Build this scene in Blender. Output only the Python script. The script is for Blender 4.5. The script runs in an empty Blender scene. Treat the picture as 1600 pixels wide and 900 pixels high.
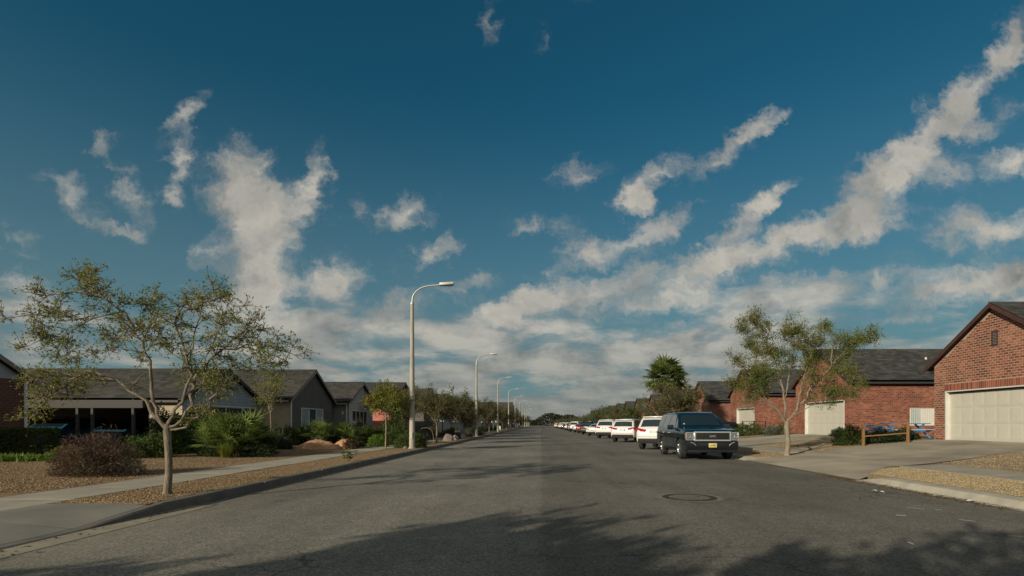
import bpy, bmesh, math, random
import numpy as np
from mathutils import Vector, Matrix
R = math.radians
C = bpy.context.scene.collection
sc = bpy.context.scene
rng = random.Random(7)
nr = np.random.RandomState(11)

# ------------------------------------------------------------------ camera
EYE = 1.4; F = 820.0; VX = 845.0; VY = 662.5
cam = bpy.data.cameras.new('camera'); camo = bpy.data.objects.new('camera', cam); C.objects.link(camo)
cam.sensor_width = 36; cam.lens = F / 1600 * 36
cam.shift_x = (800 - VX) / 1600; cam.shift_y = (VY - 450) / 1600
cam.clip_start = .05; cam.clip_end = 6000
camo.location = (0, 0, EYE); camo.rotation_euler = (R(90), 0, 0)
sc.camera = camo

# ------------------------------------------------------------------ light and view
SUN_EL = 19.0; SUN_AZ = 49.0      # light travels towards +x (cos) and +y (sin)
EXPOSURE = 0.2
ld = Vector((math.cos(R(SUN_EL)) * math.cos(R(SUN_AZ)), math.cos(R(SUN_EL)) * math.sin(R(SUN_AZ)), -math.sin(R(SUN_EL))))
sl = bpy.data.lights.new('sun', 'SUN'); sl.energy = 4.2; sl.angle = R(.55); sl.color = (1, .90, .71)
so = bpy.data.objects.new('sun', sl); C.objects.link(so); so.rotation_euler = ld.to_track_quat('-Z', 'Y').to_euler(); so.location = (-30, -30, 30)
sc.view_settings.view_transform = 'Standard'; sc.view_settings.look = 'None'
sc.view_settings.exposure = EXPOSURE; sc.view_settings.gamma = 1; sc.view_settings.use_curve_mapping = False
sc.cycles.max_bounces = 6; sc.cycles.transparent_max_bounces = 12

# ------------------------------------------------------------------ world: Nishita sky and procedural clouds
W = bpy.data.worlds.new('World'); sc.world = W; W.use_nodes = True
nt = W.node_tree; nt.nodes.clear()
def WN(t, **k):
    n = nt.nodes.new(t)
    for a, b in k.items(): setattr(n, a, b)
    return n
def WM(op, a, b=None, c=None, clamp=False):
    n = WN('ShaderNodeMath', operation=op, use_clamp=clamp)
    for i, v in enumerate((a, b, c)):
        if v is None: continue
        if isinstance(v, (int, float)): n.inputs[i].default_value = v
        else: nt.links.new(v, n.inputs[i])
    return n.outputs[0]
def WL(a, b): nt.links.new(a, b)
def wsmooth(v, lo, hi):
    n = WN('ShaderNodeMapRange', interpolation_type='SMOOTHSTEP'); WL(v, n.inputs[0])
    n.inputs[1].default_value = lo; n.inputs[2].default_value = hi; return n.outputs[0]
def wvec(x, y, z):
    n = WN('ShaderNodeCombineXYZ')
    for i, v in enumerate((x, y, z)):
        if isinstance(v, (int, float)): n.inputs[i].default_value = v
        else: WL(v, n.inputs[i])
    return n.outputs[0]
def wnoise(v, scale, detail, rough=.55, dist=0):
    n = WN('ShaderNodeTexNoise'); WL(v, n.inputs['Vector']); n.inputs['Scale'].default_value = scale
    n.inputs['Detail'].default_value = detail; n.inputs['Roughness'].default_value = rough; n.inputs['Distortion'].default_value = dist
    return n
sky = WN('ShaderNodeTexSky', sky_type='NISHITA', sun_disc=False)
sky.sun_elevation = R(SUN_EL); sky.sun_rotation = math.atan2(-ld.x, -ld.y); sky.air_density = 1.0; sky.dust_density = .6; sky.ozone_density = 3.2
tc = WN('ShaderNodeTexCoord'); sep = WN('ShaderNodeSeparateXYZ'); WL(tc.outputs['Generated'], sep.inputs[0])
dx, dy, dz = sep.outputs
ys = WM('MAXIMUM', dy, .08)
u = WM('DIVIDE', dx, ys); v = WM('DIVIDE', dz, ys)
uv = wvec(u, v, 0)
w1 = wnoise(uv, 5, 5, .62); w2 = wnoise(uv, 20, 5, .65)
def vsub(a, s):   # (noise colour - .5) * s
    n = WN('ShaderNodeVectorMath', operation='SUBTRACT'); WL(a, n.inputs[0]); n.inputs[1].default_value = (.5, .5, .5)
    m = WN('ShaderNodeVectorMath', operation='SCALE'); WL(n.outputs[0], m.inputs[0]); m.inputs['Scale'].default_value = s; return m.outputs[0]
def vadd(a, b):
    n = WN('ShaderNodeVectorMath', operation='ADD'); WL(a, n.inputs[0])
    if isinstance(b, tuple): n.inputs[1].default_value = b
    else: WL(b, n.inputs[1])
    return n.outputs[0]
uvw = vadd(vadd(uv, vsub(w1.outputs['Color'], .075)), vsub(w2.outputs['Color'], .085))
# cloud bodies: centre x, y, half length, half width (1/820 units of the direction plane), turn, density
CL = [(375, 285, 62, 66, 20, 1.25), (430, 345, 80, 42, 55, 1.2), (490, 285, 62, 24, 82, 1.1), (410, 410, 105, 62, 75, 1.1), (335, 390, 42, 30, 40, .7),
      (515, 450, 56, 40, 30, 1.15), (400, 470, 70, 40, 20, .9), (200, 300, 62, 22, -58, .85), (160, 225, 28, 18, 30, .7), (285, 185, 46, 18, 45, .95),
      (280, 255, 60, 22, 70, 1.0), (110, 300, 60, 26, -35, .7), (35, 368, 38, 20, -45, .62), (258, 306, 34, 18, 0, .85), (205, 370, 32, 18, -30, .6),
      (25, 435, 60, 26, 0, .75), (145, 348, 50, 18, -20, .6), (630, 335, 56, 30, 30, .95), (665, 403, 56, 24, 28, .95), (768, 38, 38, 14, 80, .5),
      (850, 68, 26, 12, 70, .38), (715, 465, 40, 16, 12, .75), (580, 510, 110, 32, 24, 1.0), (40, 540, 120, 40, 0, .8),
      (905, 270, 46, 20, 22, .85), (985, 315, 40, 22, 12, .9), (1030, 268, 70, 20, 28, .7), (1125, 245, 80, 24, 35, 1.0), (1185, 197, 56, 16, 28, .8),
      (920, 392, 48, 28, 12, 1.15), (1015, 368, 60, 26, 32, .9), (1150, 350, 84, 24, 45, 1.1), (1200, 308, 46, 16, 35, .9), (1240, 375, 150, 34, 16, 1.2),
      (1100, 420, 110, 30, 16, 1.1), (1330, 355, 110, 28, 8, .95), (1375, 285, 84, 42, 34, 1.3), (1440, 215, 105, 30, 46, 1.15), (1530, 130, 110, 27, 48, 1.1),
      (1590, 60, 70, 32, 60, 1.1), (1480, 265, 110, 30, 8, .9), (1590, 252, 60, 26, 0, 1.1), (1550, 185, 80, 22, 15, .5), (1530, 355, 90, 42, 4, 1.2),
      (860, 425, 42, 16, 8, .75), (985, 428, 42, 18, 12, .85), (800, 480, 90, 24, 16, 1.15), (900, 462, 120, 26, 10, 1.0), (1060, 470, 170, 26, 4, .8),
      (1390, 425, 60, 20, 2, .6), (1490, 455, 150, 28, 4, 1.1), (1250, 445, 150, 20, 4, .7), (840, 350, 60, 16, 5, .4), (560, 328, 26, 18, 0, .35), (850, 500, 200, 26, 4, .6), (700, 520, 130, 20, 8, .5), (940, 535, 190, 20, 2, .45), (1000, 300, 40, 14, 20, .6), (1070, 330, 50, 14, 25, .55), (880, 362, 30, 12, 10, .5), (820, 358, 34, 12, 10, .5), (1060, 400, 34, 14, 10, .6), (750, 440, 40, 14, 12, .5), (1290, 470, 80, 16, 3, .6), (1420, 330, 40, 12, 10, .4), (1500, 210, 60, 16, 20, .6), (1150, 520, 240, 26, 2, .35), (760, 560, 200, 22, 6, .4), (1400, 500, 240, 22, 2, .35), (1080, 570, 300, 22, 0, .35), (1580, 430, 80, 26, 3, 1.0)]
acc = None
for (cx, cy, a, b, t, wgt) in CL:
    m = WN('ShaderNodeMapping', vector_type='TEXTURE'); WL(uvw, m.inputs['Vector'])
    m.inputs['Location'].default_value = ((cx - VX) / F, (VY - cy) / F, 0); m.inputs['Rotation'].default_value = (0, 0, R(t))
    m.inputs['Scale'].default_value = (a * 1.25 / F, b * 1.3 / F, 1)
    g = WN('ShaderNodeTexGradient', gradient_type='SPHERICAL'); WL(m.outputs[0], g.inputs[0])
    k = WM('MULTIPLY', g.outputs['Fac'], wgt)
    acc = k if acc is None else WM('ADD', acc, k)
front = wsmooth(dy, .1, .35)
body = WM('MULTIPLY', WM('MINIMUM', acc, 1.3), front)
# low layered cloud deck, on the plane overhead so that it closes up towards the horizon
zs = WM('MAXIMUM', dz, .012)
zq = WM('ADD', zs, .20)
pl = wvec(WM('DIVIDE', dx, zq), WM('DIVIDE', dy, zq), 0)
deckn = wnoise(pl, 1.5, 8, .60, .2)
low = WM('MULTIPLY', WM('SUBTRACT', 1, wsmooth(dz, .12, .29)), WM('ADD', .72, WM('MULTIPLY', wsmooth(u, -.75, .0), .28)))
deck = wsmooth(WM('ADD', deckn.outputs['Fac'], WM('MULTIPLY', WM('SUBTRACT', low, 1), .28)), .31, .50)
n3 = wnoise(uvw, 7.5, 9, .62)
mst = WN('ShaderNodeMapping'); mst.inputs['Rotation'].default_value = (0, 0, R(-30)); mst.inputs['Scale'].default_value = (1, 2.6, 1); WL(uvw, mst.inputs['Vector'])
n6 = wnoise(mst.outputs[0], 8, 8, .62)
fb = WM('SUBTRACT', WM('ADD', WM('MULTIPLY', n3.outputs['Fac'], .5), WM('MULTIPLY', n6.outputs['Fac'], .5)), .5)
# unseen cloud behind the camera, same broken kind, thickened for neutral ambient light
back = WM('MULTIPLY', WM('SUBTRACT', 1, front), wsmooth(wnoise(pl, .7, 6, .6).outputs['Fac'], .40, .58))
d0 = WM('ADD', WM('MULTIPLY', body, .85), WM('MULTIPLY', fb, WM('ADD', WM('MULTIPLY', wsmooth(body, 0, .30), 3.0), .05)))
dens1 = wsmooth(d0, .0, 1.12)
dens = WM('MAXIMUM', WM('MULTIPLY', dens1, .93), WM('MAXIMUM', WM('MULTIPLY', deck, .82), WM('MULTIPLY', back, .9)))
# relief: noise against the same noise shifted towards the sun
n4 = wnoise(vadd(uvw, (-.035, .030, 0)), 6.5, 3.5, .5); n5 = wnoise(uvw, 6.5, 3.5, .5)
rel = WM('MULTIPLY', WM('SUBTRACT', n5.outputs['Fac'], n4.outputs['Fac']), 2.0)
deckb = wnoise(vadd(pl, (-.10, .14, 0)), 1.5, 5, .58, .2)
rel2 = WM('SUBTRACT', WM('MULTIPLY', WM('SUBTRACT', deckn.outputs['Fac'], deckb.outputs['Fac']), 3.2), .10)
lit = WM('ADD', WM('ADD', .70, rel), WM('MULTIPLY', rel2, low), clamp=True)
thick = WM('MULTIPLY', wsmooth(d0, .8, 1.7), .10)
lit = WM('SUBTRACT', lit, thick, clamp=True)
cc = WN('ShaderNodeMix', data_type='RGBA'); WL(lit, cc.inputs['Factor'])
cc.inputs[6].default_value = (.145, .152, .152, 1); cc.inputs[7].default_value = (.50, .465, .40, 1)
# clouds near the horizon lose contrast to the air
cz = WN('ShaderNodeMix', data_type='RGBA'); WL(WM('MULTIPLY', WM('SUBTRACT', 1, wsmooth(dz, .0, .22)), .65), cz.inputs['Factor'])
WL(cc.outputs[2], cz.inputs[6]); cz.inputs[7].default_value = (.18, .185, .175, 1)
SKY_STRENGTH = .055
skc = WN('ShaderNodeMix', data_type='RGBA', blend_type='MULTIPLY'); skc.inputs['Factor'].default_value = 1
WL(sky.outputs[0], skc.inputs[6]); skc.inputs[7].default_value = (.20, .84, .82, 1)
cs = WN('ShaderNodeVectorMath', operation='SCALE'); WL(cz.outputs[2], cs.inputs[0]); cs.inputs['Scale'].default_value = 1 / SKY_STRENGTH
hz = WN('ShaderNodeMix', data_type='RGBA'); WL(WM('MULTIPLY', WM('SUBTRACT', 1, wsmooth(dz, -.05, .55)), .92), hz.inputs['Factor']); WL(skc.outputs[2], hz.inputs[6])
hz.inputs[7].default_value = (.120 / SKY_STRENGTH, .185 / SKY_STRENGTH, .205 / SKY_STRENGTH, 1)
fm = WN('ShaderNodeMix', data_type='RGBA'); WL(dens, fm.inputs['Factor']); WL(hz.outputs[2], fm.inputs[6]); WL(cs.outputs[0], fm.inputs[7])
bg = WN('ShaderNodeBackground'); WL(fm.outputs[2], bg.inputs[0]); bg.inputs[1].default_value = SKY_STRENGTH
wo = WN('ShaderNodeOutputWorld'); WL(bg.outputs[0], wo.inputs[0])

# ------------------------------------------------------------------ helpers
def tag(o, label=None, cat=None, group=None, kind=None):
    if label: o['label'] = label
    if cat: o['category'] = cat
    if group: o['group'] = group
    if kind: o['kind'] = kind
    return o
def empty(name, loc, label, cat, rz=0, group=None):
    o = bpy.data.objects.new(name, None); C.objects.link(o); o.location = loc; o.rotation_euler = (0, 0, rz)
    o.empty_display_size = .2
    return tag(o, label, cat, group)
_kids = {}
def link_obj(name, me, parent=None, kind=None):
    o = bpy.data.objects.new(name, me); C.objects.link(o)
    if parent is not None: o.parent = parent; _kids.setdefault(parent.name, []).append(o)
    if kind: o['kind'] = kind
    return o
def copy_tree(o, parent=None):
    c = o.copy(); C.objects.link(c)
    if parent is not None: c.parent = parent; _kids.setdefault(parent.name, []).append(c)
    for ch in _kids.get(o.name, []): copy_tree(ch, c)
    return c
def ordinal(i): return ['first', 'second', 'third', 'fourth', 'fifth', 'sixth', 'seventh', 'eighth', 'ninth', 'tenth', 'eleventh', 'twelfth', 'thirteenth', 'fourteenth', 'fifteenth', 'sixteenth', 'seventeenth', 'eighteenth', 'nineteenth', 'twentieth'][i]
class MB:
    def __init__(s): s.v = []; s.f = []; s.m = []; s.t = []
    def face(s, pts, m=0, t=None):
        n = len(s.v); s.v += [tuple(p) for p in pts]; s.f.append(tuple(range(n, n + len(pts)))); s.m.append(m); s.t.append(rng.random() if t is None else t)
    def raw(s, vs, fs, m=0, t=None):
        n = len(s.v); s.v += [tuple(p) for p in vs]
        tt = rng.random() if t is None else t
        for f in fs: s.f.append(tuple(i + n for i in f)); s.m.append(m); s.t.append(tt)
    def box(s, a, b, m=0, t=None, M=None):
        (x0, y0, z0), (x1, y1, z1) = a, b
        vs = [(x0, y0, z0), (x1, y0, z0), (x1, y1, z0), (x0, y1, z0), (x0, y0, z1), (x1, y0, z1), (x1, y1, z1), (x0, y1, z1)]
        if M is not None: vs = [M @ Vector(p) for p in vs]
        s.raw(vs, [(0, 3, 2, 1), (4, 5, 6, 7), (0, 1, 5, 4), (1, 2, 6, 5), (2, 3, 7, 6), (3, 0, 4, 7)], m, t)
    def bbox(s, a, b, bev=.01, m=0, t=None):     # bevelled box
        (x0, y0, z0), (x1, y1, z1) = a, b
        bm = bmesh.new(); bmesh.ops.create_cube(bm, size=1)
        for p in bm.verts: p.co = Vector(((x0 + x1) / 2 + p.co.x * (x1 - x0), (y0 + y1) / 2 + p.co.y * (y1 - y0), (z0 + z1) / 2 + p.co.z * (z1 - z0)))
        bmesh.ops.bevel(bm, geom=bm.edges[:], offset=bev, segments=2, affect='EDGES', profile=.6)
        bm.verts.index_update(); s.raw([p.co[:] for p in bm.verts], [[q.index for q in f.verts] for f in bm.faces], m, t); bm.free()
    def tube(s, pts, rad, n=8, m=0, t=None, caps=True):
        pts = [Vector(p) for p in pts]; rings = []
        up = Vector((0, 0, 1)); base = len(s.v)
        d0 = (pts[1] - pts[0]).normalized()
        a = d0.cross(up if abs(d0.z) < .9 else Vector((1, 0, 0))).normalized()
        for i, p in enumerate(pts):
            d = (pts[min(i + 1, len(pts) - 1)] - pts[max(i - 1, 0)]).normalized()
            a = (a - d * a.dot(d)).normalized(); b = d.cross(a); r = rad[i] if isinstance(rad, (list, tuple)) else rad
            for k in range(n):
                q = 2 * math.pi * k / n; s.v.append(tuple(p + a * (r * math.cos(q)) + b * (r * math.sin(q))))
        tt = rng.random() if t is None else t
        for i in range(len(pts) - 1):
            for k in range(n):
                k2 = (k + 1) % n; s.f.append((base + i * n + k, base + i * n + k2, base + (i + 1) * n + k2, base + (i + 1) * n + k)); s.m.append(m); s.t.append(tt)
        if caps:
            s.f.append(tuple(base + k for k in range(n))[::-1]); s.m.append(m); s.t.append(tt)
            s.f.append(tuple(base + (len(pts) - 1) * n + k for k in range(n))); s.m.append(m); s.t.append(tt)
    def lathe(s, prof, M, n=24, m=0, t=None):    # prof (r, h); axis local z
        base = len(s.v)
        for (r, h) in prof:
            for k in range(n):
                q = 2 * math.pi * k / n; s.v.append(tuple(M @ Vector((r * math.cos(q), r * math.sin(q), h))))
        tt = rng.random() if t is None else t
        for i in range(len(prof) - 1):
            for k in range(n):
                k2 = (k + 1) % n; s.f.append((base + i * n + k, base + i * n + k2, base + (i + 1) * n + k2, base + (i + 1) * n + k)); s.m.append(m); s.t.append(tt)
    def build(s, name, mats, parent=None, smooth=False, kind=None, tint=True):
        me = bpy.data.meshes.new(name); me.from_pydata(s.v, [], s.f)
        if not isinstance(mats, (list, tuple)): mats = [mats]
        for q in mats: me.materials.append(q)
        if len(mats) > 1: me.polygons.foreach_set('material_index', s.m)
        if tint and s.t:
            at = me.attributes.new('tint', 'FLOAT', 'FACE'); at.data.foreach_set('value', s.t)
        if smooth:
            me.polygons.foreach_set('use_smooth', [True] * len(s.f))
            try: me.set_sharp_from_angle(angle=R(smooth if smooth is not True else 40))
            except Exception: pass
        me.update()
        return link_obj(name, me, parent, kind)
def np_mesh(name, verts, quads, mat_, parent=None, kind=None, tint=None, smooth=False):
    verts = np.asarray(verts, np.float32); quads = np.asarray(quads, np.int32); k = quads.shape[1]
    me = bpy.data.meshes.new(name); me.vertices.add(len(verts)); me.vertices.foreach_set('co', verts.ravel())
    me.loops.add(quads.size); me.loops.foreach_set('vertex_index', quads.ravel())
    me.polygons.add(len(quads)); me.polygons.foreach_set('loop_start', np.arange(len(quads), dtype=np.int32) * k)
    me.materials.append(mat_)
    if smooth: me.polygons.foreach_set('use_smooth', np.ones(len(quads), bool))
    me.update(calc_edges=True)
    if tint is not None:
        at = me.attributes.new('tint', 'FLOAT', 'FACE'); at.data.foreach_set('value', np.asarray(tint, np.float32))
    return link_obj(name, me, parent, kind)

# ------------------------------------------------------------------ materials
def mat(name, col, rough=.8, col2=None, nscale=3, ndetail=4, bump=0, bscale=60, metal=0, spec=.5, tint=0, col3=None, n3=.4, coat=0, transl=0, stretch=None, lo=.35, hi=.65, emit=None):
    """procedural material: two colours mixed by noise, a third by large noise, per-piece tint, fine bump"""
    m = bpy.data.materials.new(name); m.use_nodes = True; t = m.node_tree; b = t.nodes['Principled BSDF']
    def L(a, c): t.links.new(a, c)
    b.inputs['Roughness'].default_value = rough; b.inputs['Metallic'].default_value = metal
    b.inputs['Specular IOR Level'].default_value = spec; b.inputs['Coat Weight'].default_value = coat; b.inputs['Coat Roughness'].default_value = .04
    co = t.nodes.new('ShaderNodeTexCoord').outputs['Object']
    if stretch:
        mp = t.nodes.new('ShaderNodeMapping'); mp.inputs['Scale'].default_value = stretch; L(co, mp.inputs[0]); co = mp.outputs[0]
    def noise(sc_, d=4, r=.6):
        n = t.nodes.new('ShaderNodeTexNoise'); L(co, n.inputs['Vector']); n.inputs['Scale'].default_value = sc_; n.inputs['Detail'].default_value = d; n.inputs['Roughness'].default_value = r; return n.outputs['Fac']
    def ramp(v, lo, hi):
        n = t.nodes.new('ShaderNodeMapRange'); L(v, n.inputs[0]); n.inputs[1].default_value = lo; n.inputs[2].default_value = hi; return n.outputs[0]
    def mix(f, a, c, bt='MIX'):
        n = t.nodes.new('ShaderNodeMix'); n.data_type = 'RGBA'; n.blend_type = bt
        for s_, v_ in ((n.inputs['Factor'], f), (n.inputs[6], a), (n.inputs[7], c)):
            if isinstance(v_, (int, float)): s_.default_value = v_
            elif isinstance(v_, tuple): s_.default_value = v_ + (1,) if len(v_) == 3 else v_
            else: L(v_, s_)
        return n.outputs[2]
    c = tuple(col)
    if col2 is not None: c = mix(ramp(noise(nscale, ndetail), lo, hi), tuple(col), tuple(col2))
    if col3 is not None: c = mix(ramp(noise(n3, 5), .45, .7), c, tuple(col3))
    if tint:
        at = t.nodes.new('ShaderNodeAttribute'); at.attribute_name = 'tint'
        g = ramp(at.outputs['Fac'], 0, 1); mr = g.node; mr.inputs[3].default_value = 1 - tint; mr.inputs[4].default_value = 1 + tint
        cmb = t.nodes.new('ShaderNodeCombineColor')
        for i in range(3): L(g, cmb.inputs[i])
        c = mix(1.0, c, cmb.outputs[0], 'MULTIPLY')
    if isinstance(c, tuple): b.inputs['Base Color'].default_value = c + (1,)
    else: L(c, b.inputs['Base Color'])
    if bump:
        bn = t.nodes.new('ShaderNodeBump'); bn.inputs['Strength'].default_value = min(bump, 1); bn.inputs['Distance'].default_value = .02 * max(1, bump)
        L(noise(bscale, 5, .65), bn.inputs['Height']); L(bn.outputs[0], b.inputs['Normal'])
    if transl:
        tr = t.nodes.new('ShaderNodeBsdfTranslucent'); ms = t.nodes.new('ShaderNodeMixShader'); ms.inputs[0].default_value = transl
        if isinstance(c, tuple): tr.inputs[0].default_value = c + (1,)
        else: L(c, tr.inputs[0])
        out = t.nodes['Material Output']; L(b.outputs[0], ms.inputs[1]); L(tr.outputs[0], ms.inputs[2]); L(ms.outputs[0], out.inputs[0])
    return m
def leafmat(name, a, b_, c3=None, t=.35): return mat(name, a, .6, b_, 1.3, 3, tint=t, transl=.42, col3=c3, n3=.8, spec=.3)
def asphalt(name, a, b_):
    m = mat(name, a, .9, b_, .35, 6, bump=.5, bscale=260, spec=.25)
    t = m.node_tree; b = t.nodes['Principled BSDF']; src = b.inputs['Base Color'].links[0].from_socket
    co = [n for n in t.nodes if n.type == 'TEX_COORD'][0].outputs['Object']
    def nz(s_, d, lo, hi, mp=None):
        n = t.nodes.new('ShaderNodeTexNoise'); n.inputs['Scale'].default_value = s_; n.inputs['Detail'].default_value = d; n.inputs['Roughness'].default_value = .7
        if mp: k = t.nodes.new('ShaderNodeMapping'); k.inputs['Scale'].default_value = mp; t.links.new(co, k.inputs[0]); t.links.new(k.outputs[0], n.inputs[0])
        else: t.links.new(co, n.inputs[0])
        r = t.nodes.new('ShaderNodeMapRange'); t.links.new(n.outputs['Fac'], r.inputs[0]); r.inputs[1].default_value = .3; r.inputs[2].default_value = .7; r.inputs[3].default_value = lo; r.inputs[4].default_value = hi; return r.outputs[0]
    vo = t.nodes.new('ShaderNodeTexVoronoi'); vo.inputs['Scale'].default_value = 52; t.links.new(co, vo.inputs['Vector'])
    vr = t.nodes.new('ShaderNodeSeparateColor'); t.links.new(vo.outputs['Color'], vr.inputs[0])
    vm = t.nodes.new('ShaderNodeMapRange'); t.links.new(vr.outputs[0], vm.inputs[0]); vm.inputs[3].default_value = .6; vm.inputs[4].default_value = 1.4
    f = vm.outputs[0]
    for o in (nz(38, 4, .72, 1.3), nz(3.5, 5, .86, 1.14), nz(1, 4, .88, 1.12, (1.6, .12, 1))):
        k = t.nodes.new('ShaderNodeMath'); k.operation = 'MULTIPLY'; t.links.new(f, k.inputs[0]); t.links.new(o, k.inputs[1]); f = k.outputs[0]
    cm = t.nodes.new('ShaderNodeVectorMath'); cm.operation = 'SCALE'; t.links.new(src, cm.inputs[0]); t.links.new(f, cm.inputs['Scale']); t.links.new(cm.outputs[0], b.inputs['Base Color'])
    return m
M = {}
M['asphalt_l'] = asphalt('worn_asphalt', (.215, .192, .150), (.170, .153, .122))
M['asphalt_r'] = asphalt('newer_asphalt', (.160, .143, .112), (.127, .114, .091))
def road_mat():
    m = asphalt('asphalt', (.200, .184, .152), (.158, .147, .124)); t = m.node_tree; b = t.nodes['Principled BSDF']; src = b.inputs['Base Color'].links[0].from_socket
    co = [n for n in t.nodes if n.type == 'TEX_COORD'][0].outputs['Object']
    def N(k, **kw):
        n = t.nodes.new(k)
        for a_, v_ in kw.items(): setattr(n, a_, v_)
        return n
    def mth(op, a_, b_):
        n = N('ShaderNodeMath', operation=op)
        for i, v_ in enumerate((a_, b_)):
            if isinstance(v_, (int, float)): n.inputs[i].default_value = v_
            else: t.links.new(v_, n.inputs[i])
        return n.outputs[0]
    def mr(v_, lo, hi, o0, o1, sm=True):
        n = N('ShaderNodeMapRange'); n.interpolation_type = 'SMOOTHSTEP' if sm else 'LINEAR'; t.links.new(v_, n.inputs[0])
        for i, q in enumerate((lo, hi, o0, o1)): n.inputs[i + 1].default_value = q
        return n.outputs[0]
    sp = N('ShaderNodeSeparateXYZ'); t.links.new(co, sp.inputs[0])
    ns = N('ShaderNodeTexNoise'); t.links.new(co, ns.inputs[0]); ns.inputs['Scale'].default_value = 1.1; ns.inputs['Detail'].default_value = 6
    x = mth('ADD', sp.outputs[0], mth('MULTIPLY', mth('SUBTRACT', ns.outputs['Fac'], .5), .35))
    lane = mr(x, -.07, .09, 1.0, .74)
    n2 = N('ShaderNodeTexNoise'); t.links.new(co, n2.inputs[0]); n2.inputs['Scale'].default_value = .22; n2.inputs['Detail'].default_value = 5
    f = mth('MULTIPLY', lane, mr(n2.outputs['Fac'], .35, .68, 1.1, .84))
    # worn wheel tracks, a little paler and smoother
    for cx in (-4.1, -2.4, 2.2, 3.9):
        d = mth('ABSOLUTE', mth('SUBTRACT', sp.outputs[0], cx), 0); f = mth('MULTIPLY', f, mr(d, .1, .5, 1.06, 1.0))
    # oil and tar stains
    n3 = N('ShaderNodeTexNoise'); t.links.new(co, n3.inputs[0]); n3.inputs['Scale'].default_value = .9; n3.inputs['Detail'].default_value = 3
    f = mth('MULTIPLY', f, mr(n3.outputs['Fac'], .66, .74, 1.0, .78))
    # hairline cracks, only in places
    w = N('ShaderNodeTexNoise'); t.links.new(co, w.inputs[0]); w.inputs['Scale'].default_value = 2.5; w.inputs['Detail'].default_value = 5
    wv = N('ShaderNodeVectorMath', operation='SCALE'); t.links.new(w.outputs['Color'], wv.inputs[0]); wv.inputs['Scale'].default_value = .7
    wa = N('ShaderNodeVectorMath', operation='ADD'); t.links.new(co, wa.inputs[0]); t.links.new(wv.outputs[0], wa.inputs[1])
    vo = N('ShaderNodeTexVoronoi', feature='DISTANCE_TO_EDGE'); vo.inputs['Scale'].default_value = .30; t.links.new(wa.outputs[0], vo.inputs['Vector'])
    ck = mr(vo.outputs['Distance'], .003, .008, .55, 1.0); msk = mr(n2.outputs['Fac'], .46, .54, 0, 1)
    ck = mth('ADD', mth('MULTIPLY', mth('SUBTRACT', ck, 1), msk), 1); f = mth('MULTIPLY', f, ck)
    # dust along the edges
    cm = N('ShaderNodeVectorMath', operation='SCALE'); t.links.new(src, cm.inputs[0]); t.links.new(f, cm.inputs['Scale'])
    ed = mr(mth('ABSOLUTE', mth('SUBTRACT', sp.outputs[0], 1.2), 0), 5.6, 7.0, 0, .35)
    mx = N('ShaderNodeMix', data_type='RGBA'); t.links.new(mth('MULTIPLY', ed, mr(n3.outputs['Fac'], .4, .6, .3, 1)), mx.inputs['Factor']); t.links.new(cm.outputs[0], mx.inputs[6]); mx.inputs[7].default_value = (.24, .20, .14, 1)
    t.links.new(mx.outputs[2], b.inputs['Base Color']); return m
M['asphalt'] = road_mat()
M['concrete'] = mat('concrete', (.36, .32, .25), .9, (.29, .26, .205), 1.5, 6, bump=.25, bscale=90, tint=.07, col3=(.25, .225, .19), n3=.5, spec=.3)
M['driveway'] = mat('stained_concrete', (.39, .34, .255), .9, (.30, .262, .20), .8, 6, bump=.2, bscale=90, tint=.06, col3=(.20, .172, .135), n3=.33, spec=.3)
M['kerb'] = mat('kerb_concrete', (.42, .38, .30), .9, (.31, .28, .23), 2.5, 6, bump=.3, bscale=60, spec=.3)
M['gutter'] = mat('dusty_gutter_concrete', (.28, .25, .185), .9, (.22, .195, .15), 3, 6, bump=.3, bscale=60, spec=.2)
M['apron'] = mat('grey_stained_concrete', (.235, .22, .185), .9, (.185, .175, .15), .9, 6, bump=.2, bscale=90, col3=(.14, .13, .115), n3=.4, spec=.25)
M['kerb_dark'] = mat('shade_darkened_kerb', (.15, .14, .125), .9, (.10, .095, .085), 2.5, 6, bump=.3, bscale=60, spec=.3)  # left kerb concrete coloured darker to deepen the shade on its face
M['gravel_r'] = mat('tan_gravel', (.30, .225, .14), .95, (.20, .15, .095), 22, 6, bump=1, bscale=75, spec=.2, col3=(.36, .28, .18), n3=.5)
M['gravel_l'] = mat('brown_wood_chip', (.27, .19, .105), .95, (.18, .125, .07), 22, 6, bump=1, bscale=70, spec=.2, col3=(.30, .20, .12), n3=.4)
M['peb_r'] = mat('tan_pebbles', (.34, .26, .155), .85, tint=.5, spec=.3)
M['peb_l'] = mat('brown_chips', (.27, .19, .105), .9, tint=.5, spec=.2)
M['earth'] = mat('dry_earth', (.20, .15, .10), .95, (.14, .11, .075), .4, 6, bump=.4, bscale=8, spec=.2)
M['soil'] = mat('orange_soil', (.42, .24, .13), .95, (.32, .18, .10), 5, 5, bump=.8, bscale=22, spec=.1)
M['mortar_dark'] = mat('red_mortar', (.24, .135, .088), .95, (.19, .11, .075), 8, bump=.3)
M['mortar'] = mat('mortar', (.38, .275, .19), .95, (.30, .22, .155), 8, bump=.3)
M['brick'] = mat('red_brick', (.225, .074, .046), .88, (.155, .050, .036), 1.2, 5, bump=.35, bscale=70, tint=.42, col3=(.28, .11, .07), n3=.7, spec=.25)
M['brick_dark'] = mat('dark_brick', (.20, .065, .05), .9, (.15, .05, .04), 2, 5, tint=.35, spec=.2)
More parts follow.
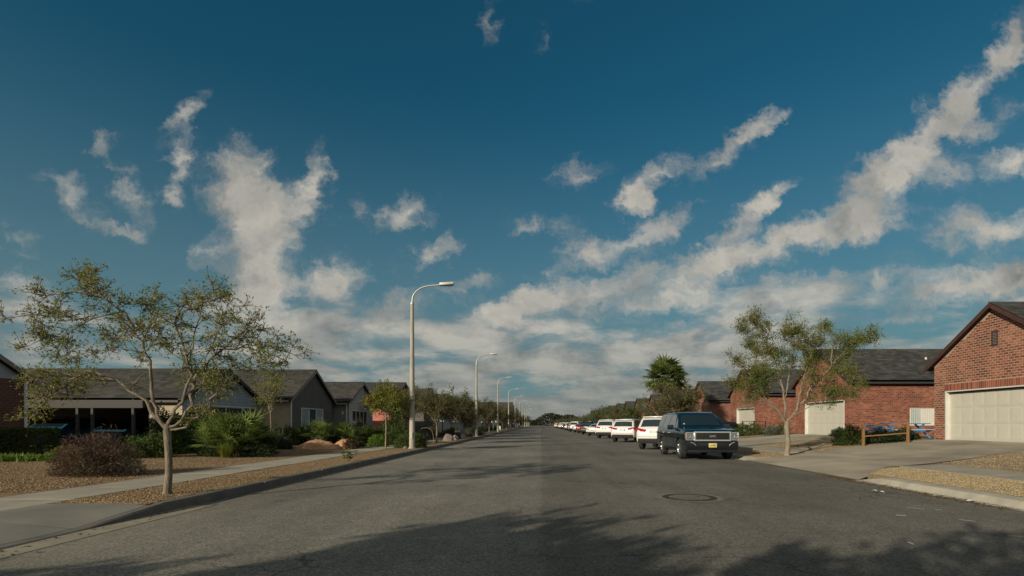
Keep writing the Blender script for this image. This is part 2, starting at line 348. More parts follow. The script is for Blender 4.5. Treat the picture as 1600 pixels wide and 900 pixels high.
def brickwall_mat(name, a, b_, mo):
    m = mat(name, a, .9); t = m.node_tree; b = t.nodes['Principled BSDF']
    co = [n for n in t.nodes if n.type == 'TEX_COORD'][0].outputs['Object']
    sp = t.nodes.new('ShaderNodeSeparateXYZ'); t.links.new(co, sp.inputs[0])
    ad = t.nodes.new('ShaderNodeMath'); t.links.new(sp.outputs[0], ad.inputs[0]); t.links.new(sp.outputs[1], ad.inputs[1])
    cb = t.nodes.new('ShaderNodeCombineXYZ'); t.links.new(ad.outputs[0], cb.inputs[0]); t.links.new(sp.outputs[2], cb.inputs[1])
    br = t.nodes.new('ShaderNodeTexBrick'); t.links.new(cb.outputs[0], br.inputs[0]); br.inputs['Scale'].default_value = 1
    br.inputs['Brick Width'].default_value = .24; br.inputs['Row Height'].default_value = .1; br.inputs['Mortar Size'].default_value = .012
    br.inputs['Color1'].default_value = a + (1,); br.inputs['Color2'].default_value = b_ + (1,); br.inputs['Mortar'].default_value = mo + (1,)
    t.links.new(br.outputs['Color'], b.inputs['Base Color']); return m
M['brick_far'] = brickwall_mat('brickwork', (.23, .08, .05), (.165, .054, .038), (.23, .15, .105))
M['brick_shade'] = brickwall_mat('shade_darkened_brickwork', (.13, .05, .036), (.09, .032, .024), (.14, .09, .07))  # darker copy of the brickwork, the street wall's shade put into its colour
M['shingle'] = mat('charcoal_shingles', (.040, .040, .040), .92, (.065, .063, .058), 1.2, 4, bump=.4, bscale=120, tint=.35, spec=.2)
M['shingle_l'] = mat('grey_brown_shingles', (.046, .044, .040), .92, (.064, .060, .053), 1.0, 4, bump=.4, bscale=120, tint=.3, spec=.2)
M['trim_brown'] = mat('dark_brown_trim', (.075, .030, .022), .6, (.05, .02, .016), 5)
M['trim_dark'] = mat('dark_trim', (.03, .028, .028), .6)
M['trim_grey'] = mat('grey_painted_trim', (.22, .215, .20), .7, (.17, .165, .155), 3)
M['beam'] = mat('grey_brown_beam', (.05, .046, .042), .8)
M['white'] = mat('white_paint', (.58, .565, .51), .6, (.50, .485, .44), 2, 4)
M['garage'] = mat('cream_garage_door', (.50, .47, .40), .55, (.455, .43, .365), 1.5, 5)
M['siding_blue'] = mat('blue_grey_siding', (.30, .36, .39), .75, (.26, .31, .34), 2, 4, tint=.06)
M['siding_dark'] = mat('charcoal_render', (.12, .112, .105), .85, (.098, .092, .088), 1.5, 5, bump=.2)
M['siding_light'] = mat('pale_grey_render', (.48, .49, .48), .85, (.42, .43, .42), 1.5, 5, bump=.2)
M['tan'] = mat('tan_render', (.42, .34, .23), .85, (.36, .29, .2), 2, 5, bump=.2)
M['coral'] = mat('coral_render', (.50, .17, .13), .85, (.42, .14, .11), 2, 5, bump=.2)
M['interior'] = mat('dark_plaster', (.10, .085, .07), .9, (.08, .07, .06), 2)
M['glass'] = mat('window_glass', (.012, .020, .024), .06, spec=.8, coat=.4)
M['glass_teal'] = mat('pale_window_glass', (.055, .085, .09), .08, spec=.8, coat=.3)
M['curtain'] = mat('curtain_cloth', (.30, .38, .38), .8, (.2, .26, .26), 9, stretch=(1, 8, .2))
M['frame'] = mat('pale_window_frame', (.62, .66, .66), .5)
M['frame_dark'] = mat('dark_window_frame', (.03, .04, .045), .5)
M['galv'] = mat('lamp_post_concrete', (.40, .375, .31), .8, (.27, .25, .21), 3, 6, bump=.2, bscale=50, stretch=(1, 1, .25))
M['lamp_head'] = mat('lamp_metal', (.42, .41, .37), .45, metal=.3)
M['lamp_lens'] = mat('lamp_lens', (.10, .10, .09), .2)
M['bark'] = mat('grey_bark', (.22, .18, .13), .95, (.10, .08, .06), 12, 6, bump=.9, bscale=28, stretch=(1, 1, .35))
M['bark_pale'] = mat('pale_bark', (.27, .225, .16), .95, (.15, .12, .09), 12, 6, bump=.9, bscale=28, stretch=(1, 1, .35))
M['twig'] = mat('twig_bark', (.15, .115, .085), .95)
M['leaf_olive'] = leafmat('olive_leaves', (.20, .235, .04), (.13, .165, .028), (.24, .20, .035))
M['leaf_green'] = leafmat('green_leaves', (.075, .115, .025), (.045, .075, .018), (.11, .12, .03))
M['leaf_dark'] = leafmat('dark_leaves', (.040, .062, .018), (.028, .045, .014))
M['leaf_bright'] = leafmat('bright_leaves', (.14, .22, .03), (.09, .15, .022))
M['leaf_brown'] = leafmat('olive_brown_leaves', (.105, .095, .042), (.07, .066, .03), (.09, .105, .03))
M['leaf_red'] = leafmat('reddish_twigs', (.115, .062, .042), (.075, .042, .032), (.10, .085, .05), .45)
M['leaf_grey'] = leafmat('grey_brown_leaves', (.15, .12, .085), (.10, .085, .062))
M['leaf_blue'] = leafmat('blue_green_leaves', (.12, .15, .11), (.08, .105, .08))
M['leaf_tr'] = leafmat('dusty_olive_leaves', (.145, .19, .03), (.085, .125, .02), (.19, .17, .03))
M['leaf_kerb'] = leafmat('brownish_olive_leaves', (.12, .12, .04), (.085, .085, .03), (.13, .10, .035))
M['leaf_hedge'] = leafmat('hedge_leaves', (.10, .15, .028), (.06, .095, .018))
M['leaf_fig'] = leafmat('yellow_green_leaves', (.19, .23, .03), (.12, .16, .022), (.24, .17, .03))
M['leaf_far'] = leafmat('far_leaves', (.05, .05, .028), (.035, .038, .022))
M['palm'] = leafmat('palm_blades', (.18, .23, .06), (.11, .15, .035), None, .5)
M['thatch'] = leafmat('dead_palm_thatch', (.22, .16, .08), (.15, .11, .06))
M['wood'] = mat('stained_post_wood', (.26, .13, .05), .8, (.17, .085, .035), 6, 5, bump=.4, stretch=(6, 6, .6))
M['blue'] = mat('blue_painted_wood', (.04, .22, .46), .5, (.032, .17, .36), 4)
M['black_metal'] = mat('black_metal', (.02, .02, .02), .5)
M['rock'] = mat('pink_grey_rock', (.19, .15, .135), .9, (.16, .13, .12), 4, 6, bump=.9, bscale=12)
M['paint_navy'] = mat('dark_teal_car_paint', (.003, .012, .018), .18, metal=0, coat=1, spec=.6)
M['paint_white'] = mat('white_car_paint', (.58, .57, .54), .3, coat=.6)
M['paint_black'] = mat('black_car_paint', (.007, .008, .010), .35, coat=.3, spec=.3)
M['paint_silver'] = mat('silver_car_paint', (.38, .38, .37), .3, metal=.5, coat=.6)
M['paint_red'] = mat('dark_red_car_paint', (.20, .015, .015), .3, coat=.8)
M['paint_blue'] = mat('blue_car_paint', (.03, .12, .20), .3, metal=.2, coat=.8)
M['car_glass'] = mat('car_glass', (.012, .022, .026), .04, spec=.9, coat=.5)
M['tyre'] = mat('tyre_rubber', (.018, .018, .018), .85)
M['rim'] = mat('alloy', (.45, .45, .44), .3, metal=.9)
M['chrome'] = mat('chrome', (.85, .85, .84), .28, metal=.85)
M['plastic'] = mat('dark_plastic', (.014, .014, .015), .7, spec=.25)
M['tail'] = mat('tail_lamp_red', (.30, .012, .018), .15, coat=.8)
M['head'] = mat('headlamp_lens', (.14, .15, .155), .08, metal=.3, coat=1)
M['amber'] = mat('amber_lens', (.55, .17, .02), .2, coat=.8)
M['plate_y'] = mat('pale_yellow_plate', (.55, .46, .18), .5)
M['plate_w'] = mat('white_plate', (.55, .55, .52), .5)
M['ink'] = mat('plate_ink', (.05, .04, .03), .6)
M['iron'] = mat('dark_iron', (.018, .017, .016), .75, (.03, .028, .025), 20, bump=.4)
M['paintmark'] = mat('worn_white_paint', (.75, .72, .62), .8, (.6, .57, .5), 20)
M['yellowmark'] = mat('worn_yellow_paint', (.38, .30, .12), .8, (.2, .17, .1), 10)
M['litter'] = mat('white_litter', (.7, .68, .62), .7)
M['drygrass'] = leafmat('dry_leaf_litter', (.20, .12, .06), (.13, .08, .045), None, .5)
M['wrap'] = mat('dusty_pink', (.30, .2, .16), .8)

# ------------------------------------------------------------------ ground, road and kerbs
KL = -6.0; KR = 7.85
def gz_r(x):
    pts = [(7.8, .13), (9.5, .17), (11.6, .24), (17.5, .69), (19, .70), (80, .72)]
    if x <= pts[0][0]: return pts[0][1]
    for (a, za), (b, zb) in zip(pts, pts[1:]):
        if x <= b: return za + (zb - za) * (x - a) / (b - a)
    return .72
def gz_l(x):
    x = -x
    pts = [(6, .145), (9.2, .16), (12, .2), (16, .24), (80, .26)]
    for (a, za), (b, zb) in zip(pts, pts[1:]):
        if x <= b: return za + (zb - za) * max(0, x - a) / (b - a)
    return .26
FAR = 420
def sheet(name, xs, ys, zf, m, kind='structure', parent=None):
    V = []; Q = []; n = len(ys)
    for x in xs:
        for y in ys: V.append((x, y, zf(x, y)))
    for i in range(len(xs) - 1):
        for j in range(n - 1):
            a = i * n + j; Q.append((a, a + n, a + n + 1, a + 1))
    return np_mesh(name, V, Q, m, parent, kind)
def ys_(a, b): 
    out = [a]; s = .6
    while out[-1] < b: out.append(min(b, out[-1] + s)); s *= 1.06
    return out
tag(sheet('ground', [-2500, -60, 60, 2500], [-600, -30, FAR, 3000], lambda x, y: -.06, M['earth']), None, None, None, 'structure')
sheet('road', [-6.0, 0.0, KR + 1.2], [-30, 0, 30, 100, FAR], lambda x, y: 0, M['asphalt'])
mb = MB()
for i in range(7):
    y = -12 + i * 3.0
    mb.box((-6.02, y, -.05), (-5.60, y + 2.992, .006 if True else 0))
mb.build('gutter', M['gutter'], kind='structure')
# left kerb, dropping to the driveway at its near end
def kerb_profile(h): return [(-6.16, -.05), (-6.16, h), (-6.03, h), (-6.00, h - min(.02, h * .3)), (-5.985, .0), (-5.985, -.05)]
def kerb_left():
    st = [(-12, .02), (6.9, .02), (8.4, .145)] + [(8.4 + 3 * i, .145) for i in range(1, 50)] + [(FAR, .145)]
    V = []; Fc = []
    for (y, h) in st: V += [(x, y, z) for x, z in kerb_profile(h)]
    for i in range(len(st) - 1):
        for k in range(5): a = i * 6 + k; Fc.append((a, a + 1, a + 7, a + 6))
    b = MB(); b.raw(V, Fc, 0, .5)
    for i in range(1, 40): b.box((-6.165, 8.4 + 3 * i - .006, .10), (-5.98, 8.4 + 3 * i + .006, .1465), t=0)
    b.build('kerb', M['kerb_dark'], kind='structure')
kerb_left()
# left side sheets
sheet('gravel_strip', [-7.75, -6.16], ys_(8.2, FAR), lambda x, y: .140 + .008 * math.sin(y * 3.1 + x * 5), M['gravel_l'])
sheet('gravel_yard', [-60, -30, -20, -16, -14, -12, -11, -10, -9.15], ys_(2.0, FAR), lambda x, y: gz_l(x) - .012 + .012 * math.sin(y * 1.7 + x * 2.3), M['gravel_l'])
sw = empty('sidewalk', (0, 0, 0), None, None); sw['kind'] = 'structure'
slab = MB(); slab.bbox((-9.15, 0, -.05), (-7.75, 1.49, .158), .006); sl0 = slab.build('slab', M['concrete'], sw)
for i in range(1, 36):
    c_ = sl0.copy(); C.objects.link(c_); c_.location = (0, 7.2 - 1.5 + 1.5 * i, rng.uniform(-.004, .004)); c_.parent = sw
sl0.location = (0, 5.7, 0)
s2 = MB(); s2.box((-9.15, 7.2 - 1.5 + 1.5 * 36, -.05), (-7.75, FAR, .158)); s2.build('slab_run', M['concrete'], sw, kind='stuff')
b = MB(); b.box((-7.75, 8.19, -.05), (-6.16, 8.2, .135)); b.build('gravel_edge', M['gravel_l'], kind='structure')
# near left driveway apron (slopes down to the gutter)
def apr(x, y):
    t_ = min(1, max(0, (-6.16 - x) / 1.55)); return .022 + .133 * t_
dv = empty('driveway', (0, 0, 0), None, None); dv['kind'] = 'structure'
def apron_slab(y0, y1):
    b = MB(); xs = [-7.74, -7.3, -6.8, -6.4, -6.165]
    for i in range(4): b.face([(xs[i], y0, apr(xs[i], y0)), (xs[i + 1], y0, apr(xs[i + 1], y0)), (xs[i + 1], y1, apr(xs[i + 1], y1)), (xs[i], y1, apr(xs[i], y1))], t=.5)
    b.build('slab', M['apron'], dv)
apron_slab(-6, 1.1); apron_slab(1.11, 4.4); apron_slab(4.41, 6.9)
b = MB()   # flared wing between apron and kerb, where the kerb climbs
b.face([(-7.74, 6.91, .155), (-6.165, 6.91, .022), (-6.165, 8.35, .143), (-7.74, 8.2, .156)], t=.5); b.build('flare', M['apron'], dv)
b = MB(); b.box((-16, -6, -.05), (-9.16, 5.3, .17)); b.build('slab', M['apron'], dv)
# right side: driveways skewed towards the camera, one per house
HOUSE_Y = [17.6 + 12.75 * k + (.3 if k else 0) for k in range(14)]
XS = [7.87, 8.4, 9.0, 9.7, 10.4, 11.2, 12.2, 13, 14.2, 15.6, 17, 18.0]
def interp(x, pts):
    if x <= pts[0][0]: return pts[0][1]
    for (a, ya), (b_, yb) in zip(pts, pts[1:]):
        if x <= b_: return ya + (yb - ya) * (x - a) / (b_ - a)
    return pts[-1][1]
NE = [(7.87, -7.8), (8.4, -7.4), (9.7, -6.1), (12.2, -5.2), (18, -2.9)]
FE = [(7.87, -.85), (8.4, -.8), (9.6, -.7), (12.3, 1.7), (14, 2.1), (18, 3.15)]
def drive_z(x): 
    return interp(x, [(7.87, .018), (8.4, .075), (9.7, .19), (11, .235), (12.2, .30), (18, .705)]) + .004
def strip(name, xs, f0, f1, zf, m, kind='structure', parent=None, nsub=1):
    V = []; Q = []
    n = nsub + 1
    for x in xs:
        for j in range(n): y = f0(x) + (f1(x) - f0(x)) * j / nsub; V.append((x, y, zf(x)))
    for i in range(len(xs) - 1):
        for j in range(nsub): a = i * n + j; Q.append((a, a + n, a + n + 1, a + 1))
    if kind == 'structure' and name.startswith('gravel'):
        for ff in (f0, f1):
            b0 = len(V)
            for x in xs: V += [(x, ff(x), zf(x)), (x, ff(x), -.05)]
            Q += [(b0 + 2 * i, b0 + 2 * i + 2, b0 + 2 * i + 3, b0 + 2 * i + 1) for i in range(len(xs) - 1)]
        b0 = len(V); x = xs[0]
        V += [(x, f0(x), zf(x)), (x, f1(x), zf(x)), (x, f1(x), -.05), (x, f0(x), -.05)]; Q.append((b0, b0 + 1, b0 + 2, b0 + 3))
    return np_mesh(name, V, Q, m, parent, kind, tint=[rng.random()] * len(Q))
def gzr(x): return gz_r(x) - .005
prev = None
kb = MB()
def right_kerb(y0, y1, h0=.13, h1=.13, ox=0):
    st = []
    t_ = .9
    st = [(y0, .022), (y0 + .7, .13), (y1 - .7, .13), (y1, .022)] if h0 == 0 else [(y0, .13), (y1 - .7, .13), (y1, .022)]
    V = []; Fc = []
    for (y, h) in st: V += [(7.70 + ox, y, .006), (7.86 + ox, y, .012), (7.98 + ox, y, h * .92), (8.04 + ox, y, h), (8.30 + ox, y, h + .006), (8.32 + ox, y, -.05)]
    for i in range(len(st) - 1):
        for k in range(5): a = i * 6 + k; Fc.append((a, a + 6, a + 7, a + 1))
    kb.raw(V, Fc, 0, .5)
for k, hy in enumerate(HOUSE_Y):
    c = hy + 3.2
    n_ = lambda x, c=c: c + interp(x, NE); f_ = lambda x, c=c: c + interp(x, FE)
    if prev is None: f0 = lambda x: -20.0
    else: f0 = lambda x, c=prev: c + interp(x, FE)
    ox = 1.15 if k >= 2 else 0
    XG = [8.3 + ox, 9.0 + ox / 2 + .01, 9.7, 10.4, 11.2, 12.2, 13, 14.2, 15.6, 17, 18.0]
    strip('gravel_yard', XG, f0, n_, gzr, M['gravel_r'], nsub=6)
    right_kerb(f0(7.9), n_(7.9), 0 if k else .13, .13, ox)
    if k < 5:
        d = empty('driveway', (0, 0, 0), None, None); d['kind'] = 'structure'
        x_s = [[7.87, 8.4, 9.0, 9.69], [9.70, 10.4, 11.29], [11.30, 12.2, 13, 14.49], [14.50, 15.6, 17, 18.1]]
        for seg in x_s:
            mid = lambda x, a=n_, b2=f_: (a(x) + b2(x)) / 2
            strip('slab', seg, lambda x: n_(x) + .0, lambda x: mid(x) - .006, drive_z, M['driveway'], None, d)
            strip('slab', seg, lambda x: mid(x) + .006, lambda x: f_(x) - .0, drive_z, M['driveway'], None, d)
        strip('joint_bed', XS, n_, f_, lambda x: drive_z(x) - .012, M['kerb'], None, d)
    else:
        strip('driveway', XS, n_, f_, drive_z, M['driveway'], nsub=2)
    prev = c
f0 = lambda x, c=prev: c + interp(x, FE)
strip('gravel_yard', [9.45, 10, 12.2, 14.2, 18.0], f0, lambda x: FAR, gzr, M['gravel_r'], nsub=4)
right_kerb(f0(7.9), FAR, 0, .13, 1.15)
kb.build('kerb', M['kerb'], kind='structure')
sheet('terrain', [18.0, 19, 80], [-20] + list(range(0, FAR, 30)) + [FAR], lambda x, y: gz_r(x) - .006, M['earth'])
# right sidewalk slabs between the driveways
sw2 = empty('sidewalk', (0, 0, 0), None, None); sw2['kind'] = 'structure'
b = MB(); V = [(x, y, gz_r(x) + dz_) for dz_ in (-.04, .012) for (x, y) in ((10.15, 0), (11.45, 0), (11.45, 1.488), (10.15, 1.488))]
b.raw(V, [(0, 3, 2, 1), (4, 5, 6, 7), (0, 1, 5, 4), (1, 2, 6, 5), (2, 3, 7, 6), (3, 0, 4, 7)], 0, .5)
me_s = b.build('slab', M['concrete'], sw2); first = True; pc = None
for k, hy in enumerate(HOUSE_Y[:4]):
    c = hy + 3.2; y1 = c - 5.85; y0 = (-6 if pc is None else pc + .75)
    n_s = int((y1 - y0) // 1.5); y = y1 - n_s * 1.5
    for i in range(n_s):
        o = me_s if first else me_s.copy()
        if not first: C.objects.link(o); o.parent = sw2
        first = False; o.location = (0, y + i * 1.5, 0)
    pc = c

# loose pebbles and chips that catch the low sun
def pebbles(name, n, region, zf, size, m, flat=.55, parent=None):
    P = []
    while len(P) < n:
        x, y = region()
        P.append((x, y, zf(x)))
    P = np.array(P); n = len(P)
    base = np.array([(1, 0, 0), (0, 1, 0), (-1, 0, 0), (0, -1, 0), (0, 0, 1), (0, 0, -.6)], float)
    tri = np.array([(0, 1, 4), (1, 2, 4), (2, 3, 4), (3, 0, 4), (1, 0, 5), (2, 1, 5), (3, 2, 5), (0, 3, 5)])
    s = size * nr.uniform(.5, 1.5, (n, 1, 1)) * np.stack([nr.uniform(.6, 1.3, n), nr.uniform(.6, 1.3, n), nr.uniform(.4, .9, n) * flat], 1)[:, None, :]
    q = base[None] * s; a = nr.uniform(0, 6.28, n); ca, sa = np.cos(a)[:, None], np.sin(a)[:, None]
    x = q[..., 0] * ca - q[..., 1] * sa; y = q[..., 0] * sa + q[..., 1] * ca
    tl = nr.uniform(-.5, .5, n)[:, None]; z = q[..., 2] + x * tl
    V = np.stack([x, y, z], -1) + P[:, None, :]
    T = (tri[None] + (np.arange(n) * 6)[:, None, None]).reshape(-1, 3)
    return np_mesh(name, V.reshape(-1, 3), T, m, parent, 'stuff', np.repeat(nr.rand(n), 8))
def reg(x0, x1, y0, y1, pw=1.6):
    return lambda: (rng.uniform(x0, x1), y0 + (y1 - y0) * rng.random() ** pw)
def reg_r1():
    while True:
        x = rng.uniform(8.32, 10.15); y = 8 + rng.random() * 7
        if y < 20.8 + interp(x, NE) - .03: return x, y
def reg_r2():
    while True:
        x = rng.uniform(11.5, 17.6); y = 9 + rng.random() * 9
        if y < 20.8 + interp(x, NE) - .03: return x, y
def reg_r3():
    while True:
        x = rng.uniform(8.35, 17.6); y = 19.8 + rng.random() * 12
        if 20.8 + interp(x, FE) + .03 < y < HOUSE_Y[1] + 3.2 + interp(x, NE) - .03 and not 10.1 < x < 11.5: return x, y
pebbles('gravel', 22000, reg_r1, lambda x: gz_r(x) + .0, .013, M['peb_r'])
pebbles('gravel', 14000, reg_r2, lambda x: gz_r(x) + .0, .016, M['peb_r'])
pebbles('gravel', 9000, reg_r3, lambda x: gz_r(x) + .0, .018, M['peb_r'])
pebbles('wood_chips', 24000, reg(-7.74, -6.18, 8.3, 24), lambda x: .148, .014, M['peb_l'], .35)
pebbles('wood_chips', 34000, reg(-17, -9.2, 9.5, 26, 1.3), lambda x: gz_l(x), .018, M['peb_l'], .35)
# leaf litter along the gutters
def reg_g():
    y = rng.uniform(8.5, 14.5); return 7.85 - abs(rng.gauss(0, .22)) , y
pebbles('leaf_litter', 900, reg_g, lambda x: .008, .02, M['drygrass'], .3)
pebbles('leaf_litter', 350, lambda: (-5.95 + abs(rng.gauss(0, .15)), rng.uniform(5, 24)), lambda x: .012, .016, M['drygrass'], .3)

# ------------------------------------------------------------------ leaves, trees and shrubs
def leaf_quads(cen, size, dirs=None, aspect=.45, flat=0):
    n = len(cen); cen = np.asarray(cen, float)
    a = nr.normal(size=(n, 3))
    if dirs is not None: a = a * .8 + np.asarray(dirs) * 1.0
    a /= np.linalg.norm(a, axis=1)[:, None] + 1e-9
    b_ = nr.normal(size=(n, 3)); b_[:, 2] *= (1 - flat)
    b_ -= (b_ * a).sum(1)[:, None] * a; b_ /= np.linalg.norm(b_, axis=1)[:, None] + 1e-9
    s = np.asarray(size) * nr.uniform(.6, 1.4, n); s = s[:, None]
    V = np.stack([cen - a * s * .1, cen + a * s * .45 + b_ * s * aspect * .5, cen + a * s, cen + a * s * .45 - b_ * s * aspect * .5], 1)
    return V.reshape(-1, 3), np.arange(n * 4).reshape(-1, 4)
def foliage(name, cen, size, m, parent, dirs=None, aspect=.45):
    V, Q = leaf_quads(cen, size, dirs, aspect)
    return np_mesh(name, V, Q, m, parent, 'stuff', nr.rand(len(Q)))
def walk(p, d, length, r0, r1, rn, wig=.35, step=.14, up=0.0, bias=None):
    pts = [Vector(p)]; d = Vector(d).normalized(); n = max(2, int(length / step))
    for i in range(n):
        j = Vector((rn.gauss(0, 1), rn.gauss(0, 1), rn.gauss(0, 1))) * wig
        d = (d + j * .5 + Vector((0, 0, up)) + (bias * .15 if bias is not None else Vector())).normalized()
        pts.append(pts[-1] + d * (length / n))
    rad = [r0 + (r1 - r0) * i / n for i in range(n + 1)]
    return pts, rad
def make_tree(root, seed, trunk, limbs, barkm, leafm, leaf_size, n_sub=5, sub_len=1.0, twig_len=.42, n_twig=5, leaves=7, twigm=None, trunk_sides=9, up=.03, spread=1.0, wig=.42, min_frac=.25, aspect=.45, clump=.05):
    """trunk: [(pt, r)...]; limbs: list of [(x,y,z) ...], r0"""
    rn = random.Random(seed); tm = MB(); bmx = MB(); tw = MB(); L = []; D = []
    tm.tube([p for p, r in trunk], [r for p, r in trunk], trunk_sides, caps=True)
    for pts, r0 in limbs:
        # refine the limb with a small wobble
        fine = []; 
        for i in range(len(pts) - 1):
            a, b_ = Vector(pts[i]), Vector(pts[i + 1]); n = max(2, int((b_ - a).length / .16))
            for k in range(n): 
                q = a.lerp(b_, k / n)
                if k or i: q += Vector((rn.gauss(0, .018), rn.gauss(0, .03), rn.gauss(0, .018)))
                fine.append(q)
        fine.append(Vector(pts[-1])); n = len(fine)
        rad = [r0 * (1 - .82 * i / (n - 1)) ** 1.0 for i in range(n)]
        bmx.tube(fine, rad, 6)
        total = n
        for s_ in range(int(n_sub * max(1, total / 10))):
            fr = rn.uniform(min_frac, 1.0); i = min(n - 2, int(fr * (n - 1))); p = fine[i]; d = (fine[i + 1] - fine[i]).normalized()
            side = Vector((rn.gauss(0, 1), rn.gauss(0, 1), rn.gauss(.25, .8))).normalized() * spread
            ln = sub_len * rn.uniform(.5, 1.2) * (1.15 - fr * .4)
            r_ = min(rad[i] * .55, .016) + .002
            q, rr = walk(p, d * .7 + side, ln, r_, r_ * .35, rn, wig, .13, up)
            bmx.tube(q, rr, 4)
            for t_ in range(n_twig):
                j = rn.randint(max(0, len(q) // 3), len(q) - 2); dd = (q[j + 1] - q[j]).normalized()
                sd = Vector((rn.gauss(0, 1), rn.gauss(0, 1), rn.gauss(.1, .8))).normalized()
                w_, wr = walk(q[j], dd * .6 + sd, twig_len * rn.uniform(.5, 1.3), .0055, .0025, rn, wig, .09, up * .5)
                tw.tube(w_, wr, 3, caps=False)
                for l_ in range(leaves):
                    k = rn.randint(1, len(w_) - 1); c_ = w_[k]
                    L.append((c_.x + rn.gauss(0, clump), c_.y + rn.gauss(0, clump), c_.z + rn.gauss(0, clump))); D.append(tuple((w_[k] - w_[k - 1]).normalized()))
    tm.build('trunk', barkm, root, smooth=60); bmx.build('limbs', barkm, root, smooth=60); tw.build('twigs', twigm or M['twig'], root, kind='stuff')
    foliage('foliage', L, leaf_size, leafm, root, D, aspect)
    return len(L)
def ipx(x, y, Z, base):  # point at depth Z seen at photo pixel (x, y), relative to a base
    return ((x - VX) * Z / F - base[0], Z - base[1], EYE + (VY - y) * Z / F - base[2])
def limb_px(pts, Z, base, seed, amp=.9, sq=.945):
    rn = random.Random(seed); out = []; dzr = rn.uniform(-amp, amp)
    for i, (x, y) in enumerate(pts): 
        f = i / max(1, len(pts) - 1); q = ipx(x, y, Z + dzr * f, base); out.append((q[0], q[1], q[2] if q[2] < 1.5 else 1.5 + (q[2] - 1.5) * sq))
    return out
# --- near left tree (gnarled, sparse olive leaves)
TL = (-6.68, 9.4, .15)
t1 = empty('street_tree', TL, 'gnarled sparse tree with wide spreading limbs, nearest the camera on the left', 'tree')
lp = lambda pts, sd, r, amp=.9: (limb_px(pts, 9.4, TL, sd, amp), r * .72)
limbs = [lp([(258, 668), (240, 640), (215, 615), (190, 598), (165, 585), (135, 577), (110, 590), (85, 610), (60, 640), (40, 655)], 1, .050, .3),
         lp([(165, 585), (130, 590), (90, 580), (50, 590), (25, 600)], 2, .022, -.5), lp([(140, 578), (115, 560), (95, 540), (78, 535)], 20, .014, .4),
         lp([(255, 665), (245, 640), (237, 615), (236, 590), (232, 560), (222, 530), (212, 505), (195, 480), (178, 465), (150, 450), (115, 445), (80, 450), (62, 458)], 3, .044, .5),
         lp([(190, 478), (165, 485), (130, 488), (95, 488), (60, 482), (20, 488), (2, 492)], 4, .020, .6), lp([(180, 466), (165, 450), (150, 435), (138, 425), (120, 424)], 5, .012, .5),
         lp([(130, 489), (95, 495), (70, 510), (50, 530), (22, 538)], 6, .013, .3), lp([(222, 530), (235, 500), (240, 470), (236, 455), (250, 450)], 7, .018, -.6), lp([(232, 555), (205, 530), (185, 520), (150, 525), (132, 545)], 17, .014, .7),
         lp([(262, 662), (275, 640), (290, 615), (296, 585), (290, 550), (278, 515), (276, 490), (292, 470), (315, 460), (355, 462), (378, 470)], 8, .042, .6),
         lp([(292, 570), (275, 548), (262, 530), (250, 520), (215, 515)], 9, .018, .9), lp([(290, 555), (300, 520), (310, 490), (320, 460), (330, 445), (345, 448)], 10, .018, .9),
         lp([(264, 668), (285, 655), (298, 630), (302, 600), (310, 575), (328, 555), (350, 540), (385, 532), (420, 535), (450, 545), (472, 558)], 11, .044, .7),
         lp([(335, 552), (370, 520), (395, 505), (425, 515), (448, 530)], 12, .018, .8), lp([(310, 578), (335, 540), (345, 505), (362, 490), (385, 500)], 13, .018, .9),
         lp([(262, 672), (290, 664), (306, 652), (325, 635), (335, 615), (343, 600), (347, 588)], 14, .034, .3), lp([(300, 625), (320, 600), (345, 580), (372, 565), (400, 575)], 15, .018, .8),
         lp([(400, 533), (410, 555), (425, 572), (440, 580)], 16, .010, .3)]
make_tree(t1, 5, [((0, .0, -.05), .10), ((-.01, 0, .06), .068), ((.015, 0, .3), .059), ((.02, 0, .55), .056), ((.0, 0, .9), .058), ((-.01, 0, 1.12), .066), ((-.005, 0, 1.25), .047)],
          limbs, M['bark'], M['leaf_olive'], .040, n_sub=12, sub_len=.40, twig_len=.22, n_twig=9, leaves=8, min_frac=.3, clump=.018, wig=.5, up=-.02)
# --- right tree by the driveway
TR = (9.62, 20.5, .17)
t2 = empty('street_tree', TR, 'pale trunked tree with airy grey green crown between the two right hand driveways', 'tree')
lp = lambda pts, sd, r, amp=1.2: (limb_px(pts, 20.5, TR, sd, amp), r * .75)
limbs = [lp([(1228, 660), (1215, 640), (1200, 625), (1185, 600), (1168, 575), (1150, 560), (1140, 548)], 1, .06), lp([(1200, 622), (1190, 580), (1180, 545), (1168, 515), (1162, 490)], 2, .04),
         lp([(1227, 658), (1226, 630), (1222, 600), (1212, 560), (1200, 530), (1190, 505), (1175, 482)], 3, .06), lp([(1226, 630), (1232, 590), (1240, 550), (1238, 515), (1232, 488)], 4, .045),
         lp([(1229, 660), (1245, 640), (1262, 618), (1280, 590), (1300, 565), (1325, 540), (1350, 522), (1368, 516)], 5, .06), lp([(1262, 618), (1272, 580), (1278, 545), (1282, 515), (1292, 500)], 6, .045),
         lp([(1280, 590), (1300, 590), (1325, 580), (1345, 585), (1352, 600)], 7, .035), lp([(1245, 640), (1252, 600), (1262, 560), (1258, 520), (1262, 500)], 8, .045), lp([(1212, 640), (1190, 625), (1168, 615), (1150, 600), (1145, 590)], 9, .03),
         lp([(1235, 650), (1265, 635), (1290, 620), (1315, 612), (1330, 618)], 10, .03), lp([(1300, 565), (1300, 535), (1318, 525), (1340, 535)], 11, .03), lp([(1222, 600), (1205, 585), (1185, 578), (1172, 585)], 12, .03)]
